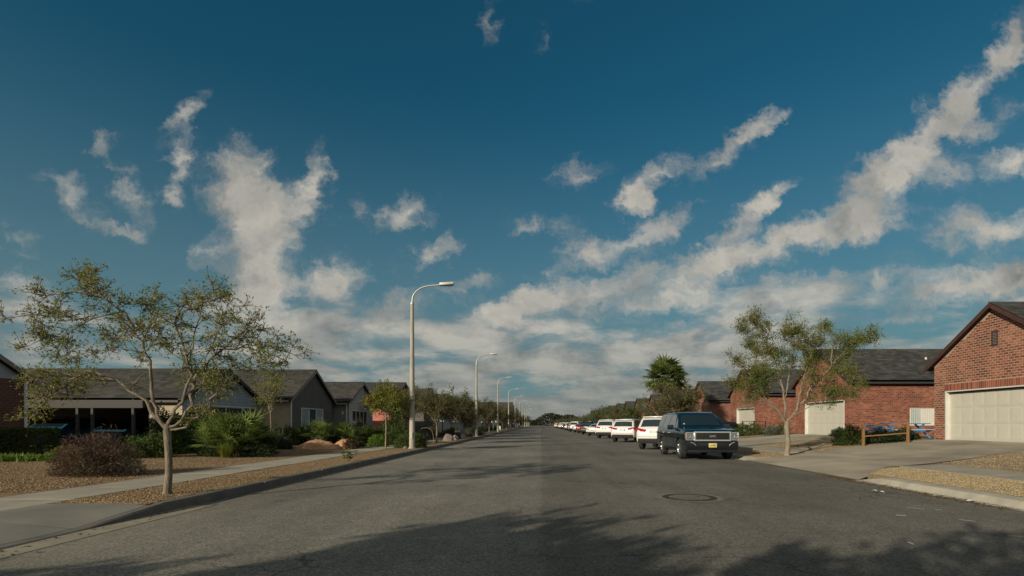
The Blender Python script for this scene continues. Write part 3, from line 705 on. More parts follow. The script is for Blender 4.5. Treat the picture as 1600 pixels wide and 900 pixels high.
make_tree(t2, 9, [((0, 0, -.05), .15), ((0, 0, .08), .108), ((.03, 0, .6), .092), ((-.02, 0, 1.1), .10), ((0, 0, 1.35), .075)], limbs, M['bark_pale'], M['leaf_tr'], .055,
          n_sub=16, sub_len=.62, twig_len=.34, n_twig=8, leaves=16, min_frac=.36, clump=.045, wig=.38, up=.03)
# --- generic trees for the rows, one mesh set per kind
def auto_limbs(rn, h0, spread, top, n, r):
    out = []
    for i in range(n):
        a = i * 6.283 / n + rn.uniform(-.4, .4); q = rn.uniform(.35, 1.0); pts = [(0, 0, h0)]
        ex, ey, ez = math.cos(a) * spread * q, math.sin(a) * spread * q, top * (1 - .35 * q * q) * rn.uniform(.85, 1.03)
        for k in (1, 2, 3, 4): f = k / 4; pts.append((ex * f ** .9 + rn.gauss(0, .06), ey * f ** .9 + rn.gauss(0, .06), h0 + (ez - h0) * f + .12 * math.sin(f * 3.1)))
        out.append((pts, r))
    return out
def proto_tree(name, loc, label, seed, h0, spread, top, nl, leafm, lsize, n_sub, leaves, barkm=None, sub=.9, group=None, n_twig=4, clump=.08, tr=.07):
    o = empty(name, loc, label, 'tree', 0, group); rn = random.Random(seed)
    tk = [((0, 0, -.1), tr * 1.4), ((0, 0, .1), tr), ((.03, 0, h0 * .6), tr * .9), ((0, 0, h0 + .03), tr * .75)]
    make_tree(o, seed, tk, auto_limbs(rn, h0, spread, top, nl, tr * .55), barkm or M['bark'], leafm, lsize, n_sub=n_sub, sub_len=sub, twig_len=.4, n_twig=n_twig, leaves=leaves, min_frac=.3, clump=clump)
    return o
def place(o, loc, rz, s, label, group=None, sz=None):
    c = copy_tree(o); c.location = loc; c.rotation_euler = (0, 0, rz); c.scale = (s, s, sz or s); c['label'] = label
    if group: c['group'] = group
    return c
G_L = 'street trees along the left kerb'; G_R = 'street trees along the right kerb'
pa = proto_tree('street_tree', (-7.15, 36, .15), 'olive brown slim trunked tree just beyond the first lamp post', 31, 1.3, 2.0, 3.7, 10, M['leaf_kerb'], .095, 13, 15, group=G_L)
pb = proto_tree('street_tree', (-7.3, 45, .15), 'pale trunked brownish tree in front of the second lamp post', 32, 1.4, 2.2, 4.1, 11, M['leaf_brown'], .095, 14, 14, group=G_L)
y = 53
for i in range(16):
    g = pa if i % 3 == 1 else pb
    s = rng.uniform(.95, 1.25)
    place(g, (-7.2 - rng.random() * .9, y + rng.uniform(-1.6, 1.6), .15), rng.uniform(0, 6), s * rng.choice([.78, .9, 1, 1.1, 1.2]), 'feathery left kerb tree, %s beyond the second lamp post' % ordinal(i), G_L)
    y += 7.5 + i * 1.1
yl = [(-11.5, 42, 1.1), (-12.5, 49, 1.25), (-10.5, 56, 1.1), (-13, 63, 1.3), (-10.5, 72, 1.2), (-11.5, 82, 1.2), (-10.5, 95, 1.3), (-10.5, 110, 1.3), (-10.5, 128, 1.4), (-10.5, 148, 1.5)]
for i, (x, y, s) in enumerate(yl):
    place(pa if i % 2 else pb, (x, y, .2), rng.uniform(0, 6), s, 'bushy left yard tree behind the kerb trees, %s from the camera' % ordinal(i), 'yard trees on the left')
# small fig by the first lamp
fg = proto_tree('young_tree', (-7.75, 26.2, .16), 'small round headed green tree on a slim trunk, left of the first lamp post', 41, 1.75, .95, 3.3, 13, M['leaf_fig'], .09, 11, 16, M['bark_pale'], .5, tr=.038)
proto_tree('yard_tree', (-14.0, 27.2, .2), 'thin orange green tree in front of the dark grey house roof', 42, 1.7, 1.1, 4.0, 8, M['leaf_olive'], .085, 5, 8, M['bark'], .6, tr=.05)
# right rows
pc_ = proto_tree('street_tree', (11.3, 44, .2), 'many branched grey brown tree below the fan palm', 51, 1.0, 3.1, 4.7, 14, M['leaf_kerb'], .13, 11, 12, M['bark_pale'], 1.2, group=G_R, tr=.12)
pd = proto_tree('street_tree', (10.6, 60, .18), 'yellow green kerbside tree, first behind the row of white cars', 52, 1.0, 2.1, 3.7, 10, M['leaf_green'], .15, 9, 8, group=G_R)
y = 68
for i in range(19):
    place(pd if i % 3 else pc_, (10.0 + rng.random() * 1.6, y + rng.uniform(-2, 2), .18), rng.uniform(0, 6), rng.uniform(.8, 1.08) * (1 if i % 3 else .75), 'low yellow green tree behind the parked cars, %s beyond the first' % ordinal(i), G_R)
    y += 8.5 + i * .9
for i in range(8):
    y = 78 + i * 17
    place(pd, (14.0, y + 34, .5), rng.uniform(0, 6), .95, 'taller tree in front of the far brick houses, %s along the street' % ordinal(i), 'yard trees on the right')
# trees beside and behind the camera whose crowns shade the foreground road
ps = proto_tree('shade_tree', (-10.1, -5.2, .15), 'broad leafy tree beside the left kerb behind the camera', 61, 1.9, 3.0, 5.4, 13, M['leaf_dark'], .24, 13, 11, sub=1.3, tr=.16)
place(ps, (-4.9, -5.8, .0), 2.0, .95, 'broad leafy tree right behind the camera at the kerb')
place(ps, (-3.5, -9.6, .0), 4.4, .8, 'broad leafy tree farthest behind the camera')

# far wood at the end of the road
cen = []
for i in range(42000):
    x = rng.uniform(-190, 200); h = 5 + 3.2 * math.sin(x * .11) + 2 * math.sin(x * .043 + 2) + 1.2 * math.sin(x * .31)
    cen.append((x, 395 + rng.uniform(-9, 9), rng.random() ** .7 * max(3.5, h)))
foliage('far_wood', cen, 1.0, M['leaf_far'], None, None, .8)
w_ = [o for o in C.objects if o.name == 'far_wood'][0]; tag(w_, 'low dark wood across the end of the street', 'wood', None, 'stuff')
hb = MB()
for i in range(40): hb.tube([(-190 + i * 10 + rng.uniform(-3, 3), 395, -.1), (-190 + i * 10, 395, 5)], [.3, .15], 5)
hb.build('trunks', M['bark'], w_)

def shrub(name, loc, rx, ry, h, leafm, n, size, label, cat='shrub', seed=1, group=None, lump=.18, dirs_up=.4, shell=.55, stems=8, aspect=.5, box=False):
    o = empty(name, loc, label, cat, 0, group); rn = np.random.RandomState(seed)
    d = rn.normal(size=(n, 3)); d[:, 2] = np.abs(d[:, 2]) * .9 + rn.uniform(-.15, 0, n); d /= np.linalg.norm(d, axis=1)[:, None]
    rr = shell + (1 - shell) * rn.rand(n) ** .6
    ph = rn.uniform(0, 6, 6)
    bumps = 1 + lump * (np.sin(d[:, 0] * 5 + ph[0]) * np.cos(d[:, 1] * 6 + ph[1]) + .6 * np.sin(d[:, 2] * 9 + ph[2] + d[:, 0] * 7)) + rn.normal(0, .05, n)
    if box:
        k = 1 / np.max(np.abs(d) ** 1.0, axis=1); d = d * (k[:, None] * .62 + .38)
        bumps = 1 + (bumps - 1) * .3
    P = d * (rr * bumps)[:, None] * np.array([rx, ry, h]); P[:, 2] = np.maximum(P[:, 2], .01)
    dirs = d * .8 + np.array([0, 0, dirs_up])
    V, Q = leaf_quads(P, size, dirs, aspect); np_mesh('foliage', V, Q, leafm, o, 'stuff', rn.rand(n))
    s = MB()
    for i in range(stems):
        a = rn.uniform(0, 6.28); q = rn.uniform(.3, .8)
        s.tube([(0, 0, -.03), (math.cos(a) * rx * q * .4, math.sin(a) * ry * q * .4, h * .4), (math.cos(a) * rx * q, math.sin(a) * ry * q, h * .85 * (1 - .4 * q))], [.014, .01, .004], 4)
    s.build('stems', M['twig'], o)
    return o
def blades(name, loc, h, r, n, leafm, label, cat='plant', seed=1, width=.03, group=None, droop=.35, up=.6, seg=4):
    o = empty(name, loc, label, cat, 0, group); rn = random.Random(seed); V = []; Q = []; T = []
    for i in range(n):
        a = rn.uniform(0, 6.283); el = rn.uniform(up, 1.5); L_ = h * rn.uniform(.65, 1.1); p = Vector((rn.gauss(0, r * .12), rn.gauss(0, r * .12), 0)); d = Vector((math.cos(a) * math.cos(el), math.sin(a) * math.cos(el), math.sin(el)))
        side = Vector((-math.sin(a), math.cos(a), 0)); w = width * rn.uniform(.7, 1.2); base = len(V)
        for k in range(seg + 1):
            f = k / seg; ww = w * (1 - f) ** .6 * (1 if k else .6) * .5
            V += [tuple(p - side * ww), tuple(p + side * ww)]; p = p + d * (L_ / seg); d = (d + Vector((0, 0, -droop / seg * 1.6))).normalized()
        t_ = rn.random()
        for k in range(seg): Q.append((base + 2 * k, base + 2 * k + 1, base + 2 * k + 3, base + 2 * k + 2)); T.append(t_)
    np_mesh('blades', V, Q, leafm, o, 'stuff', T); return o
def fan_frond(V, Q, T, base, d, stalk, fr, rn, nb=14, width=.05, droop=.5):
    """one fan leaf: a stalk and folded blades from its end"""
    d = Vector(d).normalized(); side = d.cross(Vector((0, 0, 1))); side = side.normalized() if side.length > .01 else Vector((1, 0, 0)); upv = side.cross(d).normalized()
    tip = Vector(base) + d * stalk; w = .012
    b0 = len(V); V += [tuple(Vector(base) - side * w), tuple(Vector(base) + side * w), tuple(tip + side * w), tuple(tip - side * w)]; Q.append((b0, b0 + 1, b0 + 2, b0 + 3)); T.append(.9)
    t0 = rn.random()
    for i in range(nb):
        a = (i / (nb - 1) - .5) * 3.6; dd = (d * math.cos(a) + side * math.sin(a) + upv * .12).normalized()
        L_ = fr * (.75 + .25 * math.cos(a)) * rn.uniform(.85, 1.1); nrm = dd.cross(upv).normalized(); p = tip.copy(); b1 = len(V)
        for k in range(4):
            f = k / 3; ww = width * (.35, 1, .8, .08)[k] * .5
            V += [tuple(p - nrm * ww), tuple(p + nrm * ww + upv * ww * .6)]; p = p + dd * L_ / 3; dd = (dd + Vector((0, 0, -droop / 3 * rn.uniform(.5, 1.3)))).normalized()
        for k in range(3): Q.append((b1 + 2 * k, b1 + 2 * k + 1, b1 + 2 * k + 3, b1 + 2 * k + 2)); T.append(min(1, max(0, t0 + rn.gauss(0, .12))))
def fan_clump(name, loc, h, r, n, label, seed=1, leafm=None, fr=.45, cat='palm', group=None, stalk=None, cx=1.0, ntr=5):
    o = empty(name, loc, label, cat, 0, group); rn = random.Random(seed); tr = MB()
    heads = []
    for i in range(ntr):
        a = rn.uniform(0, 6.28); q = rn.random() ** .5 * r * .7; z = h * rn.uniform(.15, .5) * (1 - q / r * .4); x_, y_ = math.cos(a) * q * cx, math.sin(a) * q
        heads.append(Vector((x_, y_, z))); tr.tube([(x_, y_, -.05), (x_, y_, z)], [.07, .06], 6)
    tr.build('trunk', M['bark'], o)
    for i in range(n):
        V, Q, T = [], [], []
        hd = heads[i % ntr]; a = rn.uniform(0, 6.28); el = rn.uniform(.1, 1.5)
        d = (math.cos(a) * math.cos(el), math.sin(a) * math.cos(el), math.sin(el))
        fan_frond(V, Q, T, hd, d, (stalk or h * .42) * rn.uniform(.7, 1.1), fr * rn.uniform(.8, 1.15), rn, 12, .045 * fr / .45)
        np_mesh('frond', V, Q, leafm or M['palm'], o, None, T)
    return o
# left garden plants, in order from the camera
shrub('twiggy_shrub', (-10.75, 12.7, .19), .92, .8, .98, M['leaf_red'], 11000, .085, 'large reddish brown twiggy shrub in the bark yard, left of the near tree', seed=3, shell=.3, lump=.14, stems=60, aspect=.16)
shrub('dry_shrub', (-9.95, 12.6, .18), .38, .3, .42, M['leaf_grey'], 1500, .07, 'small dry grey tuft leaning on the right side of the red brown shrub', seed=4, shell=.3, stems=20, aspect=.15)
hedge = empty('hedge', (-18.9, 19.0, .24), 'clipped box hedge at the left edge, before the brick garage', 'hedge')
P = []
for i in range(9000):
    f = rng.random(); x = rng.uniform(-1.05, 1.05); y = rng.uniform(-.5, .5); z = rng.uniform(0, .95)
    if f < .4: z = .95 + rng.gauss(0, .02)
    elif f < .8: y = -.5 + rng.gauss(0, .025)
    elif f < .9: x = 1.05 + rng.gauss(0, .025)
    P.append((x, y, z))
foliage('foliage', P, .075, M['leaf_green'], hedge, None, .6)
hb = MB()
for i in range(12): hb.tube([(-.9 + i * .16, 0, -.05), (-.9 + i * .16, 0, .8)], [.02, .01], 5)
hb.build('stems', M['twig'], hedge)
shrub('ground_cover', (-15.2, 16.9, .22), .75, .5, .42, M['leaf_bright'], 2200, .075, 'bright green low plants at the right foot of the clipped hedge', 'plant', 7)
blades('grass_patch', (-16.7, 16.6, .22), .28, 1.2, 700, M['leaf_bright'], 'bright green grassy edging at the far left below the hedge', 'grass', 8, .02)
for o in C.objects:
    if o.name == 'grass_patch': o.scale = (3.4, 1.6, 1)
shrub('round_shrub', (-14.1, 18.7, .22), .74, .6, .76, M['leaf_green'], 6500, .07, 'round dark green bush just left of the near tree trunk', seed=11)
shrub('tall_hedge', (-13.7, 22.2, .23), 1.9, .7, 1.62, M['leaf_hedge'], 15000, .09, 'tall leafy hedge with bright top behind the near tree trunk', 'hedge', 12, box=True, stems=16)
shrub('tall_shrub', (-16.1, 22.6, .23), .8, .7, 1.75, M['leaf_dark'], 5200, .10, 'dark tall shrub at the carport end of the leafy hedge', seed=13)
shrub('mound_shrub', (-11.2, 20.9, .22), .55, .5, .85, M['leaf_grey'], 3800, .07, 'grey brown rounded shrub between tree trunk and big palm clump', seed=14, stems=25, aspect=.3)
shrub('low_shrub', (-11.9, 19.8, .22), .42, .4, .5, M['leaf_dark'], 2200, .07, 'small dark shrub right behind the near trunk, under the grey one', seed=15)
fan_clump('palm_clump', (-11.55, 20.2, .22), 1.5, 1.35, 180, 'large dense clump of fan palms with spiky blades on the bark yard', 16, fr=.62, cx=1.15, ntr=11)
shrub('filler_shrub', (-11.6, 20.7, .22), 1.15, .6, 1.2, M['leaf_dark'], 6000, .12, 'dark foliage mass in the middle of the big palm clump', seed=66, aspect=.2)
shrub('filler_shrub', (-11.35, 19.5, .21), 1.3, .4, .7, M['leaf_dark'], 5000, .13, 'low dark bladed skirt along the foot of the big palm clump', seed=68, aspect=.15)
blades('grass_tuft', (-11.35, 18.9, .21), .62, .5, 420, M['leaf_olive'], 'tuft of tan ornamental grass at the foot of the palm clump', 'grass', 17, .014)
shrub('low_shrub', (-12.2, 25.0, .22), .36, .34, .42, M['leaf_dark'], 2200, .06, 'low dark cushion shrub right of the big palm clump', seed=18)
shrub('round_shrub', (-14.9, 20.4, .22), .8, .6, .9, M['leaf_green'], 5200, .08, 'round green bush before the carport, behind the bush by the trunk', seed=81)
shrub('round_shrub', (-12.6, 21.6, .22), .6, .5, 1.0, M['leaf_hedge'], 3800, .08, 'mid green rounded bush between tall hedge and big palm clump', seed=82)
shrub('round_shrub', (-14.2, 29.2, .22), .7, .5, 1.0, M['leaf_hedge'], 3600, .09, 'green bush against the corner of the charcoal house', seed=84)
shrub('round_shrub', (-10.2, 35.5, .2), 1.0, .7, 1.2, M['leaf_green'], 4200, .10, 'wide green bush before the coral wall and pale grey house', seed=85)
shrub('round_shrub', (-8.6, 31.0, .2), .8, .6, 1.0, M['leaf_green'], 4200, .09, 'green bush just left of the first lamp post, behind the young tree', seed=86)
shrub('mound_shrub', (-8.3, 34.2, .2), .9, .6, .8, M['leaf_grey'], 3200, .08, 'grey brown mound shrub seen right of the first lamp post', seed=87)
shrub('round_shrub', (-11.6, 31.2, .22), .8, .5, 1.1, M['leaf_hedge'], 3800, .09, 'green bush under the pale grey house door', seed=88)
blades('agave', (-13.4, 27.0, .22), 1.15, .5, 90, M['leaf_blue'], 'pale spiky agave standing before the dark house', 'plant', 19, .085, droop=.25, up=-.1)
fan_clump('palm_clump', (-12.9, 29.4, .22), 1.35, 1.2, 60, 'wide clump of fan palms below the picture window', 20, fr=.5, cx=1.3, ntr=7)
shrub('filler_shrub', (-12.9, 29.9, .22), 1.3, .6, 1.0, M['leaf_dark'], 4200, .12, 'dark shrub mass behind the palms below the picture window', seed=67)
shrub('low_shrub', (-11.6, 27.3, .22), .55, .4, .5, M['leaf_blue'], 2600, .06, 'low grey green shrub in front of the picture window palms', seed=21)
fan_clump('palm_clump', (-11.0, 30.0, .22), 1.2, .9, 40, 'clump of fan palms before the pale grey house door', 22, fr=.5, ntr=4)
shrub('broad_shrub', (-10.6, 32.5, .22), 1.1, .7, 1.0, M['leaf_green'], 4200, .10, 'green shrub below the tall windows of the pale grey house', seed=23)
shrub('bright_shrub', (-8.9, 28.6, .2), .5, .45, .62, M['leaf_bright'], 2400, .07, 'yellow green shrub beside the young round headed tree', seed=24)
shrub('low_shrub', (-9.6, 27.6, .2), .4, .35, .3, M['leaf_dark'], 1500, .06, 'low dark green mat right of the soil mounds', seed=25)
shrub('red_shrub', (-9.55, 26.3, .2), .42, .36, .42, M['leaf_red'], 2200, .06, 'small reddish shrub on the soil mound', seed=26)
shrub('round_bush', (-6.95, 28.1, .14), .80, .75, .85, M['leaf_green'], 6500, .07, 'round clipped dark bush just behind the first lamp post', seed=27, lump=.08)
shrub('tall_shrub', (-9.3, 33.0, .2), .9, .8, 1.7, M['leaf_green'], 4200, .10, 'tall green shrub before the coral wall', seed=28)
def mound(name, loc, rx, ry, h, m, label, cat, seed, n=14):
    rn = random.Random(seed); V = []; Fc = []; b_ = MB(); nr_ = 8
    for i in range(nr_ + 1):
        f = i / nr_
        for k in range(n):
            a = 6.283 * k / n; w = 1 + .14 * math.sin(a * 3 + seed) + rn.gauss(0, .05) ; z = h * max(0, math.cos(f * 1.571)) ** .9 * (1 + rn.gauss(0, .06) * (i > 0))
            V.append((math.cos(a) * rx * f * w, math.sin(a) * ry * f * w, z - .05 if i == nr_ else z))
    for i in range(nr_):
        for k in range(n): k2 = (k + 1) % n; Fc.append((i * n + k, (i + 1) * n + k, (i + 1) * n + k2, i * n + k2))
    b_.raw(V, Fc, 0, .5); o = b_.build(name, m, None, smooth=70); o.location = loc
    if cat: tag(o, label, cat)
    return o
mound('soil_mound', (-11.0, 25.9, .2), 1.1, .8, .42, M['soil'], 'long orange soil mound in front of the palms', 'mound', 2)
mound('soil_mound', (-9.9, 26.6, .2), .7, .6, .42, M['soil'], 'smaller soil mound with the reddish shrub on its right', 'mound', 5)
def weed(loc, seed, label):
    o = empty('weed', loc, label, 'plant'); rn = random.Random(seed); s = MB(); L = []; D = []
    for i in range(10):
        a = rn.uniform(0, 6.28); q, rr = walk((0, 0, 0), (math.cos(a) * .8, math.sin(a) * .5, 1), rn.uniform(.25, .5), .006, .003, rn, .3, .08)
        s.tube(q, rr, 4)
        for p in q[2:]:
            for k in range(4): L.append((p.x + rn.gauss(0, .02), p.y + rn.gauss(0, .02), p.z)); D.append((rn.gauss(0, 1), rn.gauss(0, 1), -.1))
    s.build('stems', M['twig'], o); foliage('leaves', L, .11, M['leaf_green'], o, D, .28)
weed((-6.45, 17.6, .14), 3, 'scraggly green weed on the kerb strip between sidewalk and kerb')
# scattered yard shrubs further along on the left
kinds = [('leaf_green', .09), ('leaf_dark', .09), ('leaf_grey', .08), ('leaf_red', .08), ('leaf_blue', .08)]
protos = []
desc = ['round green bush', 'dark green bush', 'grey brown bush', 'reddish bush', 'blue green bush']
spots = [(-9.4, 36.5, .8), (-10.6, 38.5, 1.1), (-9.2, 41, .9), (-8.6, 47.5, .8), (-12.0, 34.8, 1.2), (-9.8, 44, 1.2), (-8.9, 52, .9), (-10.4, 50, 1.2), (-9.6, 58, 1.0), (-8.8, 64, .9), (-9.6, 70, 1.1), (-8.8, 78, 1.0), (-6.9, 50.5, .5), (-6.8, 57.5, .5), (-9.3, 88, 1.1), (-9, 98, 1.1), (-13, 37.4, 1.5), (-12.4, 44.5, 1.5)]
for i, (x, y, s) in enumerate(spots):
    k = i % 5; lab = '%s in the far left yards, %s shrub past the first lamp post' % (desc[k], ordinal(i))
    if i < 5: protos.append(shrub('yard_shrub', (x, y, .2), .75, .7, .85, M[kinds[k][0]], 2600, kinds[k][1], lab, seed=70 + i, group='shrubs in the far left yards')); protos[-1].scale = (s, s, s)
    else: place(protos[k], (x, y, .18), rng.uniform(0, 6), s, lab, 'shrubs in the far left yards')
def rock(loc, s, seed, label):
    rn = random.Random(seed); bm = bmesh.new(); bmesh.ops.create_icosphere(bm, subdivisions=2, radius=1)
    for p in bm.verts: p.co = Vector((p.co.x * s[0], p.co.y * s[1], max(-.1, p.co.z) * s[2])) * (1 + rn.gauss(0, .08))
    me = bpy.data.meshes.new('boulder'); bm.to_mesh(me); bm.free(); me.materials.append(M['rock']); o = link_obj('boulder', me); o.location = loc; tag(o, label, 'rock')
rock((-6.95, 39.5, .14), (.42, .35, .55), 1, 'pink grey boulder on the strip between first and second lamp post')
rock((-6.75, 41.2, .14), (.3, .3, .42), 2, 'smaller boulder right of the pink grey one')
rock((-6.9, 62, .14), (.35, .35, .4), 3, 'pale boulder just short of the third lamp post')
rock((-7.0, 27.0, .14), (.16, .12, .12), 4, 'small pale stone at the foot of the first lamp post')
b = MB(); b.bbox((-.22, -.2, 0), (.22, .2, .7), .03); o = b.build('bin', M['black_metal']); o.location = (-6.95, 44.2, .14); lid = MB(); lid.bbox((-.25, -.23, .70), (.25, .23, .76), .02); lid.build('lid', M['black_metal'], o); tag(o, 'small black bin on the strip before the second lamp post', 'bin')
b = MB(); b.bbox((-.28, -.03, .12), (.28, .03, .95), .01); o = b.build('yard_sign', M['white']); o.location = (-6.55, 82.0, .14)
b = MB(); b.box((-.24, -.02, -.05), (-.20, .02, .12)); b.box((.2, -.02, -.05), (.24, .02, .12)); b.build('stake', M['black_metal'], o); tag(o, 'small white board sign standing right of the third lamp post', 'sign')
b = MB()   # thin arched pipe behind the round bush
b.tube([(0, 0, 0), (-.02, 0, .5), (-.12, 0, .85), (-.38, 0, 1.02), (-.7, 0, 1.0), (-.85, 0, .92)], .02, 8); o = b.build('arched_pipe', M['bark'], smooth=True); o.location = (-6.9, 33.8, .14); tag(o, 'thin arched pale pipe right of the clipped bush', 'pipe')

# palm on the right
pm = empty('fan_palm', (11.7, 49.5, .3), 'tall fan palm rising above the parked cars on the right', 'palm')
b = MB(); b.tube([(0, 0, -.1), (0, 0, .3), (.05, 0, 2.5), (0, 0, 5.4)], [.34, .26, .2, .2], 12); b.build('trunk', M['bark'], pm, smooth=60)
rn = random.Random(5)
for i in range(84):
    V, Q, T = [], [], []
    a = rn.uniform(0, 6.28); el = rn.uniform(-.6, 1.5); d = (math.cos(a) * math.cos(el), math.sin(a) * math.cos(el), math.sin(el))
    fan_frond(V, Q, T, (0, 0, 5.3), d, rn.uniform(.9, 1.35), rn.uniform(1.0, 1.35), rn, 18, .17, .95)
    np_mesh('frond', V, Q, M['palm'] if el > -.45 else M['thatch'], pm, None, T)

# ------------------------------------------------------------------ houses
def slope_shingles(mb_, xa, xb, ye, ze, yr, zr, course=.2, width=.34, lift=.016):
    """eave line (ye,ze) up to ridge (yr,zr), along x from xa to xb"""
    L_ = math.hypot(yr - ye, zr - ze); n = max(1, int(L_ / course)); uy, uz = (yr - ye) / L_, (zr - ze) / L_
    ny, nz = -uz * (1 if uy > 0 else -1), abs(uy)
    for i in range(n):
        s0 = i * L_ / n; s1 = (i + 1.12) * L_ / n if i < n - 1 else L_
        x = xa - (width / 2 if i % 2 else 0)
        while x < xb:
            w = width * rng.uniform(.7, 1.25); x0 = max(xa, x); x1 = min(xb, x + w - .006); x += w
            if x1 - x0 < .03: continue
            h0 = lift * rng.uniform(.8, 1.3); t_ = rng.random()
            p = lambda xx, s, h: (xx, ye + uy * s + ny * h, ze + uz * s + nz * h)
            mb_.raw([p(x0, s0, h0 + .004), p(x1, s0, h0 + .004), p(x1, s1, .005), p(x0, s1, .005), p(x0, s0, 0), p(x1, s0, 0)], [(0, 1, 2, 3), (4, 5, 1, 0)] if uy > 0 else [(3, 2, 1, 0), (0, 1, 5, 4)], 0, t_)
def bricks_on(mb_, plane, u0, u1, z0, z1, holes=(), top=None, face_out=.006, BW=.235, BH=.1, J=.024):
    """bricks on a plane: plane(u, z, out) -> xyz; holes (ua,ub,za,zb); top(u) limit height"""
    n = int(round((z1 - z0) / BH)); 
    for r in range(n):
        za = z0 + r * BH + J / 2; zb = z0 + (r + 1) * BH - J / 2; u = u0 - (BW / 2 if r % 2 else 0)
        while u < u1:
            a = max(u0, u) + J / 2; b_ = min(u1, u + BW) - J / 2; u += BW
            if b_ - a < .03: continue
            if top and (zb > top((a + b_) / 2)): continue
            segs = [(a, b_)]
            for (ha, hb_, hza, hzb) in holes:
                if zb > hza and za < hzb:
                    ns = []
                    for (p, q) in segs:
                        if q <= ha or p >= hb_: ns.append((p, q)); continue
                        if p < ha - .03: ns.append((p, ha - .004))
                        if q > hb_ + .03: ns.append((hb_ + .004, q))
                    segs = ns
            for (p, q) in segs:
                o_ = face_out * rng.uniform(.6, 1.5); e = .001
                v = [plane(p, za, e), plane(q, za, e), plane(q, zb, e), plane(p, zb, e), plane(p + .003, za + .003, o_), plane(q - .003, za + .003, o_), plane(q - .003, zb - .003, o_), plane(p + .003, zb - .003, o_)]
                mb_.raw(v, [(4, 5, 6, 7), (0, 1, 5, 4), (1, 2, 6, 5), (2, 3, 7, 6), (3, 0, 4, 7)])
def gable_house(side, xf, y0, w, L_, bz, eave, peak, wallm, shm, label, cat='house', rake=None, door=None, brick_geo=False, shingles=True, group=None, frontm=None, south_from=0.0, over=.32, vent=False, window=None, farm=None, name='house', fascia_h=.16, rake_over=.22):
    """gable facing the street at x = xf; side=+1 right of the road, -1 left. The house runs away from the street."""
    H = empty(name, (xf, y0, bz), label, cat, 0, group)
    sx = side; y1 = w; yc = w / 2; e = eave - bz; p = peak - bz; T = .2
    X = lambda d: sx * d     # distance back from the facade
    k = (p - e) / yc
    topz = lambda y: e + (yc - abs(y - yc)) * k
    wall = MB()
    holes = []
    if door: holes.append((door[0], door[1], 0, door[2]))
    # facade (with door opening) as thick panels
    def panel(ya, yb, za, zb):
        a = (min(X(0), X(T)), ya, za); b_ = (max(X(0), X(T)), yb, zb); wall.box(a, b_, t=.5)
    if door:
        panel(0, door[0], 0, e); panel(door[1], y1, 0, e); panel(door[0], door[1], door[2], e)
    else: panel(0, y1, 0, e)
    for xx in (0, T): pass
    tri = [(X(0), 0, e), (X(0), y1, e), (X(0), yc, p), (X(T), 0, e), (X(T), y1, e), (X(T), yc, p)]
    wall.raw(tri, [(0, 1, 2), (5, 4, 3), (0, 3, 4, 1), (1, 4, 5, 2), (2, 5, 3, 0)], 0, .5)
    # side walls, back wall
    xa, xb = sorted((X(T), X(L_)))
    if south_from:
        xs_, xe_ = sorted((X(T), X(south_from))); wall.box((xs_, 0, 0), (xe_, T, e), t=.5)
    else: wall.box((xa, 0, 0), (xb, T, e), t=.5)
    wall.box((xa, y1 - T, 0), (xb, y1, e), t=.5)
    xa2, xb2 = sorted((X(L_), X(L_ - T))); wall.box((xa2, T, 0), (xb2, y1 - T, e), t=.5)
    wo_ = wall.build('wall', wallm, H)
    if brick_geo:
        bk = MB(); vh = [(yc - .14, yc + .14, p - 1.55, p - .95)] if vent else []
        bricks_on(bk, lambda u_, z, o_: (X(-o_), u_, z), 0, y1, 0, p, holes + vh + ([(door[0] - .02, door[1] + .02, door[2], door[2] + .3)] if door else []), lambda u_: topz(u_) - .02)
        wh = [window] if window else []
        bricks_on(bk, lambda u_, z, o_: (X(u_), -o_, z), 0, min(L_, 9), 0, e, wh)
        bk.build('brickwork', M['brick'], wo_, kind='stuff')
    # roof: two sloping slabs with an overhang
    rf = MB(); ov = over; ze = e - ov * k
    for s in (0, 1):
        yy = (lambda y: y) if s == 0 else (lambda y: y1 - y)
        xA, xB = sorted((X(-rake_over), X(L_ + .2)))
        pts = [(yy(-ov), ze + .05), (yy(yc), p + .05), (yy(yc), p + .15), (yy(-ov), ze + .15)]
        V = [(xx, a, z) for xx in (xA, xB) for (a, z) in pts]
        fs = [(0, 1, 2, 3), (7, 6, 5, 4), (0, 4, 5, 1), (3, 2, 6, 7), (0, 3, 7, 4)]
        if s: fs = [f[::-1] for f in fs]
        rf.raw(V, fs, 0, .5)
    ro = rf.build('roof', shm, H)
    if shingles:
        sh = MB(); xA, xB = sorted((X(-rake_over), X(L_ + .2)))
        lim = min(L_, 14); xA, xB = sorted((X(-rake_over - .02), X(lim)))
        slope_shingles(sh, xA, xB, -ov - .03, ze + .15, yc, p + .15 + .03 * k)
        if shingles == 2: slope_shingles(sh, *sorted((X(-rake_over - .02), X(5))), y1 + ov + .03, ze + .15, yc, p + .15 + .03 * k)
        so_ = sh.build('shingles', shm, ro, kind='stuff')
        cap = MB(); cap.tube([(xA, yc, p + .16), (xB, yc, p + .16)], .045, 6); cap.build('ridge_cap', shm, ro)
    # rake boards and eave fascia
    rk = rake or M['trim_brown']
